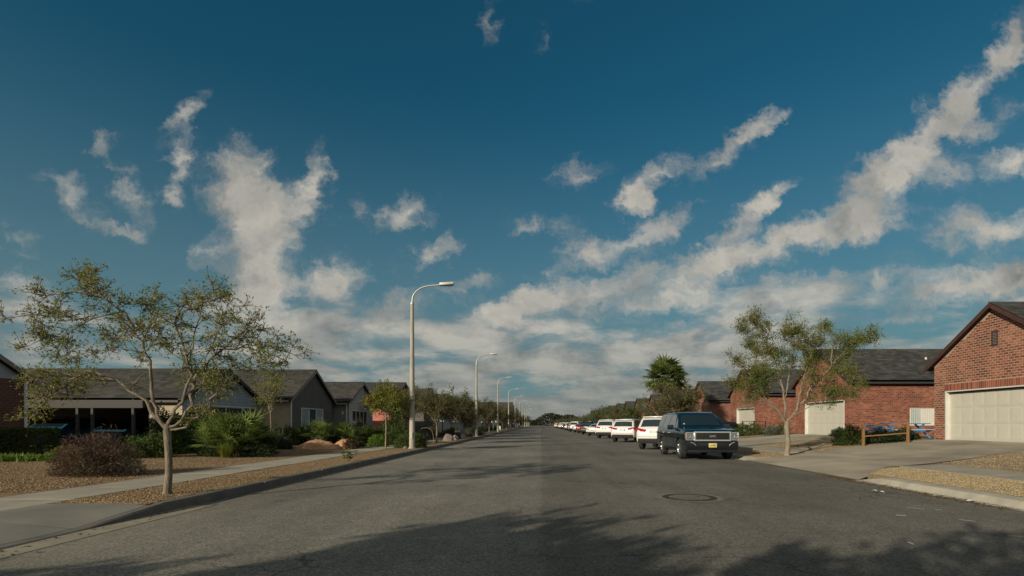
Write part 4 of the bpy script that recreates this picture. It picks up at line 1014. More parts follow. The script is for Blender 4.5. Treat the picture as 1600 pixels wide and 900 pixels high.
    for s in (0, 1):
        b_ = MB(); ya, yb = (-ov, yc) if s == 0 else (y1 + ov, yc)
        xo, xi = X(-rake_over - .03), X(-rake_over + .0)
        xo, xi = sorted((xo, xi)); V = []
        for xx in (xo, xi): V += [(xx, ya, ze - .03), (xx, yb, p - .03), (xx, yb, p + .155), (xx, ya, ze + .155)]
        b_.raw(V, [(0, 1, 2, 3), (7, 6, 5, 4), (0, 4, 5, 1), (3, 2, 6, 7), (0, 3, 7, 4), (1, 5, 6, 2)], 0, .5); b_.build('rake_board', rk, ro)
        # soffit closing the overhang
        b_ = MB(); xA, xB = sorted((X(0), X(L_ + .2))); yy = -ov if s == 0 else y1 + ov
        b_.box((xA, min(yy, yy + (.02 if s == 0 else -.02)), ze - fascia_h + .1), (xB, max(yy, yy + (.02 if s == 0 else -.02)), ze + .14), t=.5)
        b_.build('fascia', M['trim_dark'] if rk is M['trim_brown'] else rk, ro)
        b_ = MB(); g0, g1 = (-ov + .02, -.003) if s == 0 else (y1 + .003, y1 + ov - .02); b_.box((xA, g0, ze - fascia_h + .11), (xB, g1, ze - fascia_h + .125), t=.5); b_.build('soffit', M['trim_dark'], ro)
    return H, wo_, ro, X, topz
def garage_door(H, X, door, panels=8, rows=3, detail=True, frame=True):
    ya, yb, h = door; d = .16
    b = MB(); xa, xb = sorted((X(d), X(d + .04))); b.box((xa, ya + .0, 0), (xb, yb - .0, h), t=.5); o = b.build('garage_door', M['garage'], H)
    if detail:
        pw = (yb - ya - .2) / panels; rh = (h - .12) / rows; me0 = None
        for r in range(rows):
            for i in range(panels):
                y = ya + .1 + i * pw; z = .06 + r * rh
                if me0 is None:
                    q = MB(); xa, xb = sorted((0, X(-.018)))
                    # raised field with a sloped surround
                    w_, h_ = pw - .1, rh - .12; xo = X(-.007); xm = X(-.002)
                    V = [(xm, .0, 0), (xm, w_, 0), (xm, w_, h_), (xm, 0, h_), (xo, .035, .035), (xo, w_ - .035, .035), (xo, w_ - .035, h_ - .035), (xo, .035, h_ - .035)]
                    fs = [(4, 5, 6, 7), (0, 1, 5, 4), (1, 2, 6, 5), (2, 3, 7, 6), (3, 0, 4, 7)]
                    q.raw(V, fs, 0, .5); po = q.build('panel', M['garage'], o); me0 = po.data
                else: po = link_obj('panel', me0, o)
                po.location = (X(d), y + .05, z + .06)
        g = MB()
        for r in range(1, rows): g.box((min(X(d - .001), X(d + .002)), ya + .005, .06 + r * rh - .003), (max(X(d - .001), X(d + .002)), yb - .005, .06 + r * rh + .003), t=0)
        g.build('joint', M['trim_grey'], o)
    if frame:
        b = MB(); xa, xb = sorted((X(-.02), X(d - .002)))
        b.box((xa, ya, 0), (xb, ya + .07, h)); b.box((xa, yb - .07, 0), (xb, yb, h)); b.box((xa, ya + .07, h - .05), (xb, yb - .07, h - .0)); b.build('door_frame', M['white'], H)
    b = MB(); xa, xb = sorted((X(.10), X(.125))); b.box((xa, ya + .07, h - .13), (xb, yb - .07, h - .05)); b.build('weather_strip', M['trim_dark'], H)
def lintel(H, X, door, m=None):
    ya, yb, h = door; n = int((yb - ya + .1) / .1); pool = []
    for j in range(4):
        b = MB(); xa, xb = sorted((X(-.016), X(.002))); b.box((xa, 0, 0), (xb, .072, .285), t=[.1, .45, .7, 1.0][j]); pool.append(b.build('brick', m or M['brick'], H))
    meshes = [o.data for o in pool]
    for i in range(n):
        o = pool[i] if i < 4 else link_obj('brick', meshes[rng.randrange(4)], H)
        o.location = (0, ya - .05 + i * (yb - ya + .1) / n, h + .008)
# right hand brick garages
FW = 6.4
LABR = ['red brick gabled garage with a wide cream panelled door at the right edge', 'red brick house with white garage door behind the pale trunked tree', 'red brick house with narrow cream garage door beyond the black fence']
for k, hy in enumerate(HOUSE_Y):
    bz = gz_r(18) - .005; door = (.85, 5.75, 2.17) if k == 0 else ((.45, 5.1, 2.15) if k == 1 else (.8, 4.8, 2.1))
    lab = LABR[k] if k < 3 else 'brick gabled house on the right, %s in the row counting from the near garage' % ordinal(k)
    H, wo_, ro, X, topz = gable_house(1, 18.0, hy, FW, 16 if k < 3 else 14, bz, 3.9 + .1, 6.0 + .05, (M['mortar'] if k == 0 else M['mortar_dark']) if k < 3 else M['brick_far'], M['shingle'], lab, brick_geo=k < 3, shingles=(1 if k < 4 else 0), door=door, vent=(k == 0),
                                      window=(3.55, 5.1, .62, 1.62) if k == 1 else None, group='brick houses along the right side', name='brick_house')
    # facade edge return bricks for the far side are out of view
    garage_door(H, X, door, 8 if k == 0 else 6, 3, detail=(k < 2), frame=True)
    if k < 2: lintel(H, X, door, M['tanbrick'] if k == 1 and 'tanbrick' in M else None)
    if k == 0:
        v = MB(); yc = FW / 2; p = 6.05 - bz
        v.box((-.03, yc - .14, p - 1.55), (.05, yc - .11, p - .95)); v.box((-.03, yc + .11, p - 1.55), (.05, yc + .14, p - .95)); v.box((-.03, yc - .11, p - 1.55), (.05, yc + .11, p - 1.52)); v.box((-.03, yc - .11, p - .98), (.05, yc + .11, p - .95))
        vo = v.build('vent', M['trim_dark'], H); s_ = MB(); s_.box((-.02, -.109, 0), (.03, .109, .03)); 
        for i in range(9):
            o = s_.build('louvre', M['black_metal'], vo) if i == 0 else link_obj('louvre', o.data, vo)
            o.location = (0, yc, p - 1.5 + i * .058)
        b = MB(); b.bbox((-.05, .42, 2.05), (-.008, .72, 2.16), .008); b.build('house_number_plate', M['trim_dark'], H)
    if k == 1:
        wn = MB(); xa, xb, za, zb = 3.55, 5.1, .62, 1.62
        wn.box((xa, -.03, za), (xb, .05, za + .05)); wn.box((xa, -.03, zb - .05), (xb, .05, zb)); wn.box((xa, -.03, za + .05), (xa + .05, .05, zb - .05)); wn.box((xb - .05, -.03, za + .05), (xb, .05, zb - .05))
        wi = wn.build('window', M['white'], H); g = MB(); g.box((xa + .05, -.002, za + .05), (xb - .05, .03, zb - .05)); g.build('pane', M['curtain'], wi); g = MB(); g.bbox((xa + .62, -.032, za + .05), (xb - .05, -.004, zb - .05), .006); g.build('shutter_panel', M['white'], wi)
        s_ = MB(); s_.box((-.016, -.05, za), (.016, -.034, zb)); me0 = None
        for i in range(15):
            if me0 is None: o = s_.build('bar', M['white'], wi); me0 = o.data
            else: o = link_obj('bar', me0, wi)
            o.location = (xa + .04 + i * (xb - xa - .08) / 14, 0, 0)
        for (dx_, zz) in ((5.9, 1.75), (5.9, .85)):      # small roof vents
            f = zz; b = MB(); yy = 3.2 - f * 1.5; zt = (4 - bz) + yy * (2.05 / 3.2) + .15
            b.tube([(dx_, yy, zt - .1), (dx_, yy, zt + .16)], .06, 8); b.build('roof_vent', M['white'], ro)
# --- left hand houses
def window_x(H, X, ya, yb, za, zb, n, framem, glassm, curtain=False, sill=True):
    """window on the street facing gable"""
    w = MB(); xa, xb = sorted((X(-.04), X(.03))); t_ = .05
    w.box((xa, ya, za), (xb, yb, za + t_)); w.box((xa, ya, zb - t_), (xb, yb, zb))
    for i in range(n + 1):
        y = ya + i * (yb - ya - t_) / n; w.box((xa, y, za + t_), (xb, y + t_, zb - t_))
    o = w.build('window', framem, H)
    for i in range(n):
        y0_ = ya + i * (yb - ya - t_) / n + t_; y1_ = ya + (i + 1) * (yb - ya - t_) / n
        g = MB(); a, b_ = sorted((X(-.012), X(.02))); g.box((a, y0_ + .002, za + t_), (b_, y1_ - .002, zb - t_)); g.build('pane', (M['curtain'] if curtain and i in (0, 2) else glassm), o)
    if sill:
        s_ = MB(); a, b_ = sorted((X(-.09), X(0))); s_.box((a, ya - .05, za - .07), (b_, yb + .05, za - .002)); s_.build('sill', framem, o)
    return o
GL = 'detached houses along the left side'
# far left brick garage, only its far half in view
H, wo_, ro, X, topz = gable_house(-1, -20, 13.9, 6.5, 14, .24, 3.1, 5.0, M['brick_shade'], M['shingle_l'], 'shade-darkened brick garage with pale gable at the far left edge', rake=M['trim_grey'], group=GL, name='brick_garage', south_from=0)
b = MB(); V = [(.025, .02, 2.86), (.025, 6.48, 2.86), (.025, 3.25, 4.74), (.003, .02, 2.86), (.003, 6.48, 2.86), (.003, 3.25, 4.74)]
b.raw(V, [(0, 1, 2), (5, 4, 3), (0, 3, 4, 1), (1, 4, 5, 2), (2, 5, 3, 0)]); b.build('gable_panel', M['siding_blue'], H)
b = MB(); b.tube([(.06, 6.42, 0), (.06, 6.42, 2.75)], .055, 8); b.build('downspout', M['frame'], H)
# blue grey gabled house with carport
HB = .22
H1, wo_, ro, X, topz = gable_house(-1, -17, 24.9, 6.9, 18, HB, 2.62, 4.2, M['siding_blue'], M['shingle_l'], 'blue grey gabled house with a shaded carport, left of the near tree', rake=M['trim_dark'], group=GL, name='gabled_house', south_from=1.55)
b = MB(); me0 = None
pz = 4.2 - HB; ez = 2.62 - HB
for i in range(18):
    z0 = 1.0 + .175 * i
    if z0 + .17 > pz - .05: break
    half = 3.45 if z0 < ez else (pz - z0 - .17) / ((pz - ez) / 3.45) 
    hb0 = 3.45 if z0 < ez else min(3.45, (pz - z0) / ((pz - ez) / 3.45))
    if z0 < 2.0: continue
    b = MB(); yc = 3.45; V = [(.006, yc - hb0 + .01, z0), (.006, yc + hb0 - .01, z0), (.003, yc + max(half, .05), z0 + .172), (.003, yc - max(half, .05), z0 + .172), (.028, yc - hb0 + .01, z0), (.028, yc + hb0 - .01, z0), (.010, yc + max(half, .05), z0 + .172), (.010, yc - max(half, .05), z0 + .172)]
    b.raw(V, [(4, 5, 6, 7), (0, 1, 5, 4), (3, 7, 6, 2), (1, 2, 6, 5), (0, 4, 7, 3)]); b.build('siding_board', M['siding_blue'], wo_)
window_x(H1, X, .3, 6.5, .9, 2.15, 4, M['frame'], M['glass'])
b = MB(); b.box((-1.55, -.012, 0), (-.0, -.002, 2.4)); b.build('side_wall', M['tan'], H1)
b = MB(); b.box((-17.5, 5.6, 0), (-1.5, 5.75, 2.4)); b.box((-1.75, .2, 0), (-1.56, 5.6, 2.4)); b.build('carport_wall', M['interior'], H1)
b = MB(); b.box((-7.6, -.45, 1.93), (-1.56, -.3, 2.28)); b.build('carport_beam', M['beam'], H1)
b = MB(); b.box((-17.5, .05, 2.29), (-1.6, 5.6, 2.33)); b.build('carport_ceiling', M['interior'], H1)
for x in (-7.5, -4.7, -4.0, -2.1):
    b = MB(); b.box((x, -.42, 0), (x + .11, -.32, 1.925)); b.build('carport_post', M['beam'], H1)
# charcoal house
H2, wo_, ro, X, topz = gable_house(-1, -15, 31.5, 6.2, 15, HB, 2.97, 4.8, M['siding_dark'], M['shingle_l'], 'charcoal gabled house with a large picture window', rake=M['trim_grey'], group=GL, name='gabled_house')
window_x(H2, X, 1.35, 4.6, .75, 2.2, 3, M['frame'], M['glass_teal'], True)
b = MB(); b.box((-14.5, -.014, 0), (-.0, -.002, 2.7)); b.build('side_wall', M['tan'], H2)
b = MB(); b.tube([(.05, -.06, 0), (.05, -.06, 2.6)], .05, 8); b.build('downspout', M['white'], H2)
# pale grey house
H3, wo_, ro, X, topz = gable_house(-1, -14, 38.3, 5.4, 15, HB, 3.05, 4.5, M['siding_light'], M['shingle_l'], 'pale grey gabled house with tall narrow windows', rake=M['trim_grey'], group=GL, name='gabled_house')
window_x(H3, X, .55, 3.9, .5, 2.2, 4, M['frame'], M['glass'])
b = MB(); b.box((-2.6, -.016, 0), (-.0, -.002, 2.75)); b.build('side_wall', M['trim_grey'], H3)
b = MB(); b.box((-2.3, -.045, 0), (-1.5, -.018, 2.05)); do = b.build('door', M['frame_dark'], H3); b = MB(); b.tube([(-1.62, -.09, .95), (-1.62, -.09, 1.1)], .02, 6); b.build('handle', M['chrome'], do)
b = MB(); b.bbox((-.5, -.14, 1.85), (-.38, -.02, 2.1), .02); b.build('wall_lamp', M['white'], H3)
b = MB(); b.tube([(-.15, -.07, 0), (-.15, -.07, 2.7)], .05, 8); b.build('downspout', M['white'], H3)
# coral house
H4, wo_, ro, X, topz = gable_house(-1, -13.6, 47.6, 9.0, 16, HB, 3.2, 5.35, M['coral'], M['shingle_l'], 'coral walled house half hidden by the young round headed tree', rake=M['trim_dark'], group=GL, name='gabled_house')
window_x(H4, X, 2.0, 6.0, .8, 2.2, 3, M['frame'], M['glass'])
cols = [M['siding_dark'], M['siding_light'], M['siding_blue']]
nm = ['charcoal', 'pale grey', 'blue grey']
y = 60.5
for i in range(9):
    gable_house(-1, -13.5, y, 7.5, 14, HB, 3.3, 5.6, cols[i % 3], M['shingle_l'], '%s gabled house behind the kerb trees on the left, %s beyond the coral one' % (nm[i % 3], ordinal(i)), rake=M['trim_dark'], group=GL, name='gabled_house', shingles=0)
    y += 12.5
for i, (x, y, p) in enumerate([(-9.6, 172, 8.6), (-9.8, 192, 8.2), (-10, 214, 8.0), (-10.4, 240, 8.0), (-10.8, 270, 8.0)]):
    gable_house(-1, x, y, 8, 14, HB, p - 3.2, p, M['siding_dark'], M['shingle'], 'tall dark gabled house near the far end on the left, %s of five' % ordinal(i), rake=M['trim_dark'], group=GL, name='gabled_house', shingles=0)

# ------------------------------------------------------------------ street lamps
def make_lamp():
    o = empty('street_lamp', (-6.62, 27.0, .14), 'first street lamp on the left kerb, the tallest in view beside the clipped bush', 'street lamp', 0, 'street lamps along the left kerb')
    b = MB(); b.tube([(0, 0, -.1), (0, 0, .02), (0, 0, 2.5), (0, 0, 7.45)], [.155, .15, .128, .088], 14); b.build('pole', M['galv'], o, smooth=50)
    b = MB(); b.tube([(0, 0, 7.40), (0, 0, 7.5)], [.1, .1], 14); b.build('collar', M['lamp_head'], o, smooth=50)
    b = MB(); pts = [(0, 0, 7.45), (.02, 0, 7.7)] + [(.03 + 1.02 * (1 - math.cos(R(a))) * 1.0, 0, 7.7 + .68 * math.sin(R(a))) for a in range(12, 91, 13)] + [(1.5, 0, 8.44)]
    b.tube(pts, [.05] * 3 + [.04] * (len(pts) - 3), 8); b.build('arm', M['lamp_head'], o, smooth=60)
    b = MB(); b.bbox((1.42, -.14, 8.38), (2.16, .14, 8.52), .04, 0); 
    for i, v in enumerate(b.v): b.v[i] = (v[0], v[1] * (1 if v[0] > 1.7 else .75), v[2] + (v[0] - 1.42) * .06)
    h = b.build('head', M['lamp_head'], o, smooth=40); b = MB(); b.bbox((1.62, -.10, 8.375), (2.08, .10, 8.405), .01); b.build('lens', M['lamp_lens'], h)
    b = MB(); b.bbox((-.05, -.165, .5), (.05, -.13, .85), .01); b.build('hand_hole', M['lamp_head'], o)
    b = MB(); b.tube([(0, 0, -.1), (0, 0, .05)], [.2, .19], 14); b.build('base', M['kerb'], o)
    return o
lamp = make_lamp()
for i in range(1, 11):
    c = copy_tree(lamp); c.location = (-6.62, 27.0 * (i + 1), .14); c['label'] = '%s street lamp along the left kerb counting from the camera' % ordinal(i)

# ------------------------------------------------------------------ vehicles
def smooth_mesh_from_bool(body, cutters):
    for cobj in cutters:
        md = body.modifiers.new('cut', 'BOOLEAN'); md.operation = 'DIFFERENCE'; md.object = cobj; md.solver = 'EXACT'
        try: md.material_mode = 'TRANSFER'
        except Exception: pass
    dg = bpy.context.evaluated_depsgraph_get(); ev = body.evaluated_get(dg); me = bpy.data.meshes.new_from_object(ev)
    body.modifiers.clear(); body.data = me
    for cobj in cutters: bpy.data.objects.remove(cobj)
def make_vehicle(name, label, cat, paint, st, W_, belt, roofz, wheels, wr, group=None, rear='suv', front='suv', panes=(), ws=(0, 0), rw=None, detail=2, pillar=.88):
    """st: stations (y, top z, bottom z, width factor) from rear to front; local +y is forward"""
    o = empty(name, (0, 0, 0), label, cat, 0, group)
    ylist = [s[0] for s in st]
    def at(y):
        for a, b_ in zip(st, st[1:]):
            if y <= b_[0] + 1e-9: f = 0 if b_[0] == a[0] else max(0, (y - a[0]) / (b_[0] - a[0])); return [a[i] + (b_[i] - a[i]) * f for i in range(4)]
        return list(st[-1])
    def sect(y):
        _, T, zb, wf = at(y); w = W_ / 2 * wf; bl = min(belt, T - .04); f = max(0, min(1, (T - belt) / (roofz - belt)))
        wt = w * (.94 - .21 * f); zt = bl + (T - bl) * (.9 if f > .2 else .6)
        return [(0, zb), (w * .84, zb), (w * .95, zb + .07), (w * .99, zb + .22), (w, (zb + bl) / 2 + .05), (w * .985, bl - .10), (w * .955, bl), (wt, zt), (wt * .93, T - .02 * (1 if f > .1 else .6)), (wt * .6, T - .004), (0, T)]
    ys2 = []
    for a, b_ in zip(ylist, ylist[1:]):
        n = max(1, int((b_ - a) / .22)); ys2 += [a + (b_ - a) * i / n for i in range(n)]
    ys2.append(ylist[-1])
    V = []; Fc = []; nS = 20
    for y in ys2:
        h = sect(y); ring = [(x, y, z) for x, z in h] + [(-x, y, z) for x, z in h[-2:0:-1]]; V += ring
    n = len(ys2)
    for i in range(n - 1):
        for k in range(nS): k2 = (k + 1) % nS; Fc.append((i * nS + k, i * nS + k2, (i + 1) * nS + k2, (i + 1) * nS + k))
    Fc.append(tuple(range(nS))); Fc.append(tuple((n - 1) * nS + k for k in range(nS))[::-1])
    Fc = [f[::-1] for f in Fc]
    b = MB(); b.raw(V, Fc, 0, .5); body = b.build('body', paint, o, smooth=32, tint=False)
    body.data.materials.append(M['plastic'])
    # make normals consistent
    bm = bmesh.new(); bm.from_mesh(body.data); bmesh.ops.recalc_face_normals(bm, faces=bm.faces); bm.to_mesh(body.data); bm.free()
    cut = []
    for wy in wheels:
        for s in (-1, 1):
            cb = MB(); Mx = Matrix.Translation((s * (W_ / 2 - .14), wy, wr)) @ Matrix.Rotation(R(90), 4, 'Y'); cb.lathe([(0, -.22), (wr * 1.17, -.22), (wr * 1.17, .3), (0, .3)], Mx, 24)
            co = cb.build('cutter', M['plastic'], None); bm = bmesh.new(); bm.from_mesh(co.data); bmesh.ops.remove_doubles(bm, verts=bm.verts, dist=.0005); bmesh.ops.recalc_face_normals(bm, faces=bm.faces); bm.to_mesh(co.data); bm.free(); cut.append(co)
    smooth_mesh_from_bool(body, cut)
    body.data.set_sharp_from_angle(angle=R(32)) if hasattr(body.data, 'set_sharp_from_angle') else None
    # wheels
    for wy in wheels:
        for s in (-1, 1):
            Mx = Matrix.Rotation(R(90) * s, 4, 'Y'); t_ = MB(); r = wr
            t_.lathe([(r * .62, -.115), (r * .9, -.125), (r, -.09), (r, .09), (r * .9, .125), (r * .62, .115), (r * .6, .06)], Mx, 28)
            wo2 = t_.build('wheel', M['tyre'], o, smooth=40); wo2.location = (s * (W_ / 2 - .135), wy, wr)
            rm = MB(); rm.lathe([(r * .63, .112), (r * .60, .075), (r * .54, .05), (r * .2, .045), (.0, .045)], Mx, 24)
            for q in range(6):
                rot = Mx @ Matrix.Rotation(R(60 * q), 4, 'Z'); rm.raw([rot @ Vector(p_) for p_ in [(.03, -.035, .05), (r * .6, -.022, .085), (r * .6, .022, .085), (.03, .035, .05), (.03, -.03, .105), (r * .6, -.016, .105), (r * .6, .016, .105), (.03, .03, .105)]], [(4, 5, 6, 7), (0, 1, 5, 4), (2, 3, 7, 6), (1, 2, 6, 5), (3, 0, 4, 7)])
            rm.lathe([(.05, .05), (.05, .11), (0, .11)], Mx, 12); rm.build('rim', M['rim'], wo2, smooth=30)
    # side windows: (y rear bottom, y front bottom, y rear top, y front top)
    for (rb, fb, rt, ft) in panes:
        for s in (-1, 1):
            q = []
            for k in range(5):
                f = k / 4
                yb = rb + (fb - rb) * f; yt = rt + (ft - rt) * f
                hb, ht = sect(yb), sect(yt)
                def on(h_, fr): x = h_[6][0] + (h_[7][0] - h_[6][0]) * fr; z = h_[6][1] + (h_[7][1] - h_[6][1]) * fr; return (s * (x + .006), z + .002)
                a_, c_ = on(hb, .08), on(ht, .93); q.append(((a_[0], yb, a_[1]), (c_[0], yt, c_[1])))
            g = MB()
            for k in range(4): g.face([q[k][0], q[k + 1][0], q[k + 1][1], q[k][1]] if s > 0 else [q[k][1], q[k + 1][1], q[k + 1][0], q[k][0]], t=.5)
            g.build('side_window', M['car_glass'], o, tint=False)
    def slope_glass(nm, y0_, y1_, d):
        g = MB(); rows = 5
        for k in range(rows):
            ya = y0_ + (y1_ - y0_) * k / rows; yb = y0_ + (y1_ - y0_) * (k + 1) / rows; ra = []; rb_ = []
            for (yy, out) in ((ya, ra), (yb, rb_)):
                h = sect(yy); T = at(yy)[1]
                for fx in (-1, -.6, 0, .6, 1):
                    x = h[8][0] * fx * pillar / .93; z = (T - .022 if abs(fx) == 1 else T - .006 if abs(fx) == .6 else T) ; out.append((x, yy + d * .012, z + .012))
            for j in range(4): g.face([ra[j], ra[j + 1], rb_[j + 1], rb_[j]], t=.5)
        return g.build(nm, M['car_glass'], o, smooth=True, tint=False)
    slope_glass('windshield', ws[0], ws[1], 1)
    if rw: slope_glass('rear_window', rw[0], rw[1], -1)
    return o, at, sect
# --- white crossover: rear is what shows
st_w = [(-2.47, .80, .44, .80), (-2.45, .96, .38, .88), (-2.41, 1.09, .34, .93), (-2.33, 1.17, .33, .965), (-2.02, 1.58, .31, .985), (-1.86, 1.69, .3, .995), (-1.4, 1.745, .28, 1), (-.6, 1.765, .27, 1), (.0, 1.74, .27, 1), (.45, 1.67, .27, 1), (1.25, 1.20, .27, 1), (1.35, 1.14, .27, .995), (2.0, 1.04, .27, .97), (2.35, .90, .3, .9), (2.46, .75, .34, .82)]
def white_suv(name, label, paint, group):
    o, at, sect = make_vehicle(name, label, 'car', paint, st_w, 1.96, 1.04, 1.765, (-1.5, 1.45), .365, group, panes=[(-1.98, -1.5, -1.74, -1.42), (-1.42, -.45, -1.34, -.42), (-.36, .88, -.34, .32)], ws=(1.22, .50), rw=(-2.32, -2.05), pillar=.84)
    b = MB(); b.bbox((-.84, -2.52, .36), (.84, -2.3, .58), .06); bp = b.build('rear_bumper', M['plastic'], o, smooth=40)
    b = MB(); b.bbox((-.74, -2.50, .60), (.74, -2.43, .64), .01); b.build('bumper_strip', paint, bp)
    for s in (-1, 1):
        b = MB(); V = [(.935, -2.36, .92), (.42, -2.475, .93), (.44, -2.455, 1.04), (.90, -2.36, 1.13), (.985, -2.02, .99), (.96, -2.05, 1.09)]
        V2 = [(s * x, y, z) for x, y, z in V]; V3 = [(s * (x - .06), y + .07, z) for x, y, z in V]
        fs = [(0, 1, 2, 3), (4, 0, 3, 5), (1, 7, 8, 2), (2, 8, 9, 3), (3, 9, 11, 5), (0, 6, 7, 1), (4, 10, 6, 0), (5, 11, 10, 4)]
        b.raw([(x * 1.02, y - .045, z) for x, y, z in V2] + V3, fs, 0, .5)
        b.build('tail_light', M['tail'], o, tint=False)
        b = MB(); b.bbox((s * .99 - .08, .52, 1.06), (s * .99 + .14 * (1 if s > 0 else 1) - (0 if s > 0 else .06), .7, 1.22), .03)
        b.build('mirror', paint, o, smooth=40)
        b = MB(); b.bbox((s * .72 - .16, 2.36, .68), (s * .72 + .16, 2.45, .82), .03); b.build('headlight', M['head'], o)
    b = MB(); b.box((-.22, -2.485, .86), (.22, -2.455, .98)); b.build('plate_recess', M['plastic'], o); 
    b = MB(); b.box((-.16, -2.492, .865), (.16, -2.486, .975)); b.build('number_plate', M['plate_w'], o)
    b = MB(); b.bbox((-.66, -2.10, 1.655), (.66, -1.82, 1.70), .02); b.build('spoiler', paint, o, smooth=40)
    b = MB(); b.box((-.82, -2.475, .672), (.82, -2.455, .68)); b.build('tailgate_seam', M['plastic'], o)
    b = MB(); b.box((-.30, -2.474, 1.0), (.30, -2.455, 1.035)); b.build('handle_strip', M['chrome'], o)
    b = MB()
    for s in (-1, 1): b.tube([(s * .64, -1.7, 1.73), (s * .64, -1.6, 1.79), (s * .64, .0, 1.79), (s * .64, .15, 1.73)], .018, 6)
    b.build('roof_rail', M['plastic'], o)
    return o
G_C = 'cars parked along the right kerb'
first_w = white_suv('parked_suv', 'white suv parked directly behind the dark teal one, its rear to the camera', M['paint_white'], G_C)
CARS = [(30.4, 7.15, 'w', 1.03), (42.2, 7.25, 'w', 1.0), (52.6, 7.2, 'w', 1.03), (71.5, 7.1, 'k', 1.0), (96.5, 6.9, 'w', 1.04), (104, 6.9, 'k', 1), (113, 6.9, 'w', .98), (144, 6.9, 'w', 1), (153, 6.9, 'w', 1), (167, 6.9, 'r', 1), (182, 6.9, 'w', 1), (198, 6.9, 'w', 1)]
recol = {'k': M['paint_black'], 's': M['paint_silver'], 'r': M['paint_red']}; cname = {'w': 'white', 'k': 'black', 's': 'silver', 'r': 'dark red'}
variants = {'w': first_w}
HEAD = R(-26)
for i, (y, x, cl, s) in enumerate(CARS):
    if i == 0: c = first_w
    else:
        if cl not in variants:
            c = copy_tree(first_w); variants[cl] = c
            for ch in _kids.get(c.name, []):
                if any(mm and mm.name == M['paint_white'].name for mm in ch.data.materials):
                    ch.data = ch.data.copy()
                    for j, mm in enumerate(ch.data.materials):
                        if mm and mm.name == M['paint_white'].name: ch.data.materials[j] = recol[cl]
        else: c = copy_tree(variants[cl])
        c['label'] = '%s suv at the right kerb, %s suv counted behind the dark teal one' % (cname[cl], ordinal(i))
    c.location = (x, y, 0); c.rotation_euler = (0, 0, HEAD + (rng.uniform(-.03, .03) if i else 0)); c.scale = (s, s, s * 1.03)
# --- dark teal full-size suv facing the camera
st_d = [(-2.62, 1.0, .5, .9), (-2.6, 1.12, .44, .95), (-2.56, 1.2, .42, .97), (-2.40, 1.78, .42, .99), (-2.3, 1.86, .4, 1), (-1.2, 1.91, .36, 1), (.1, 1.915, .34, 1), (.5, 1.86, .34, 1), (1.2, 1.30, .34, 1), (1.30, 1.245, .34, 1), (2.0, 1.215, .34, 1), (2.34, 1.17, .34, .975), (2.48, 1.10, .36, .95), (2.56, .98, .38, .91)]
D, at, sect = make_vehicle('parked_suv', 'dark teal full size suv facing the camera with chrome framed grille, nearest parked vehicle', 'car', M['paint_navy'], st_d, 2.10, 1.18, 1.915, (-1.42, 1.55), .40, G_C,
                           panes=[(-2.3, -1.55, -2.2, -1.5), (-1.45, -.45, -1.42, -.42), (-.35, .83, -.33, .42)], ws=(1.15, .6), rw=(-2.55, -2.42))
def onD(name, a, b_, m, bev=.01, par=None, smooth=40): q = MB(); q.bbox(a, b_, bev); return q.build(name, m, par or D, smooth=smooth, tint=False)
gr = onD('grille', (-.66, 2.545, .79), (.66, 2.60, 1.06), M['plastic'], .02)
for i in range(9): onD('grille_bar', (-.645, 2.60, .805 + i * .029), (.645, 2.606, .812 + i * .029), M['black_metal'], .002, gr)
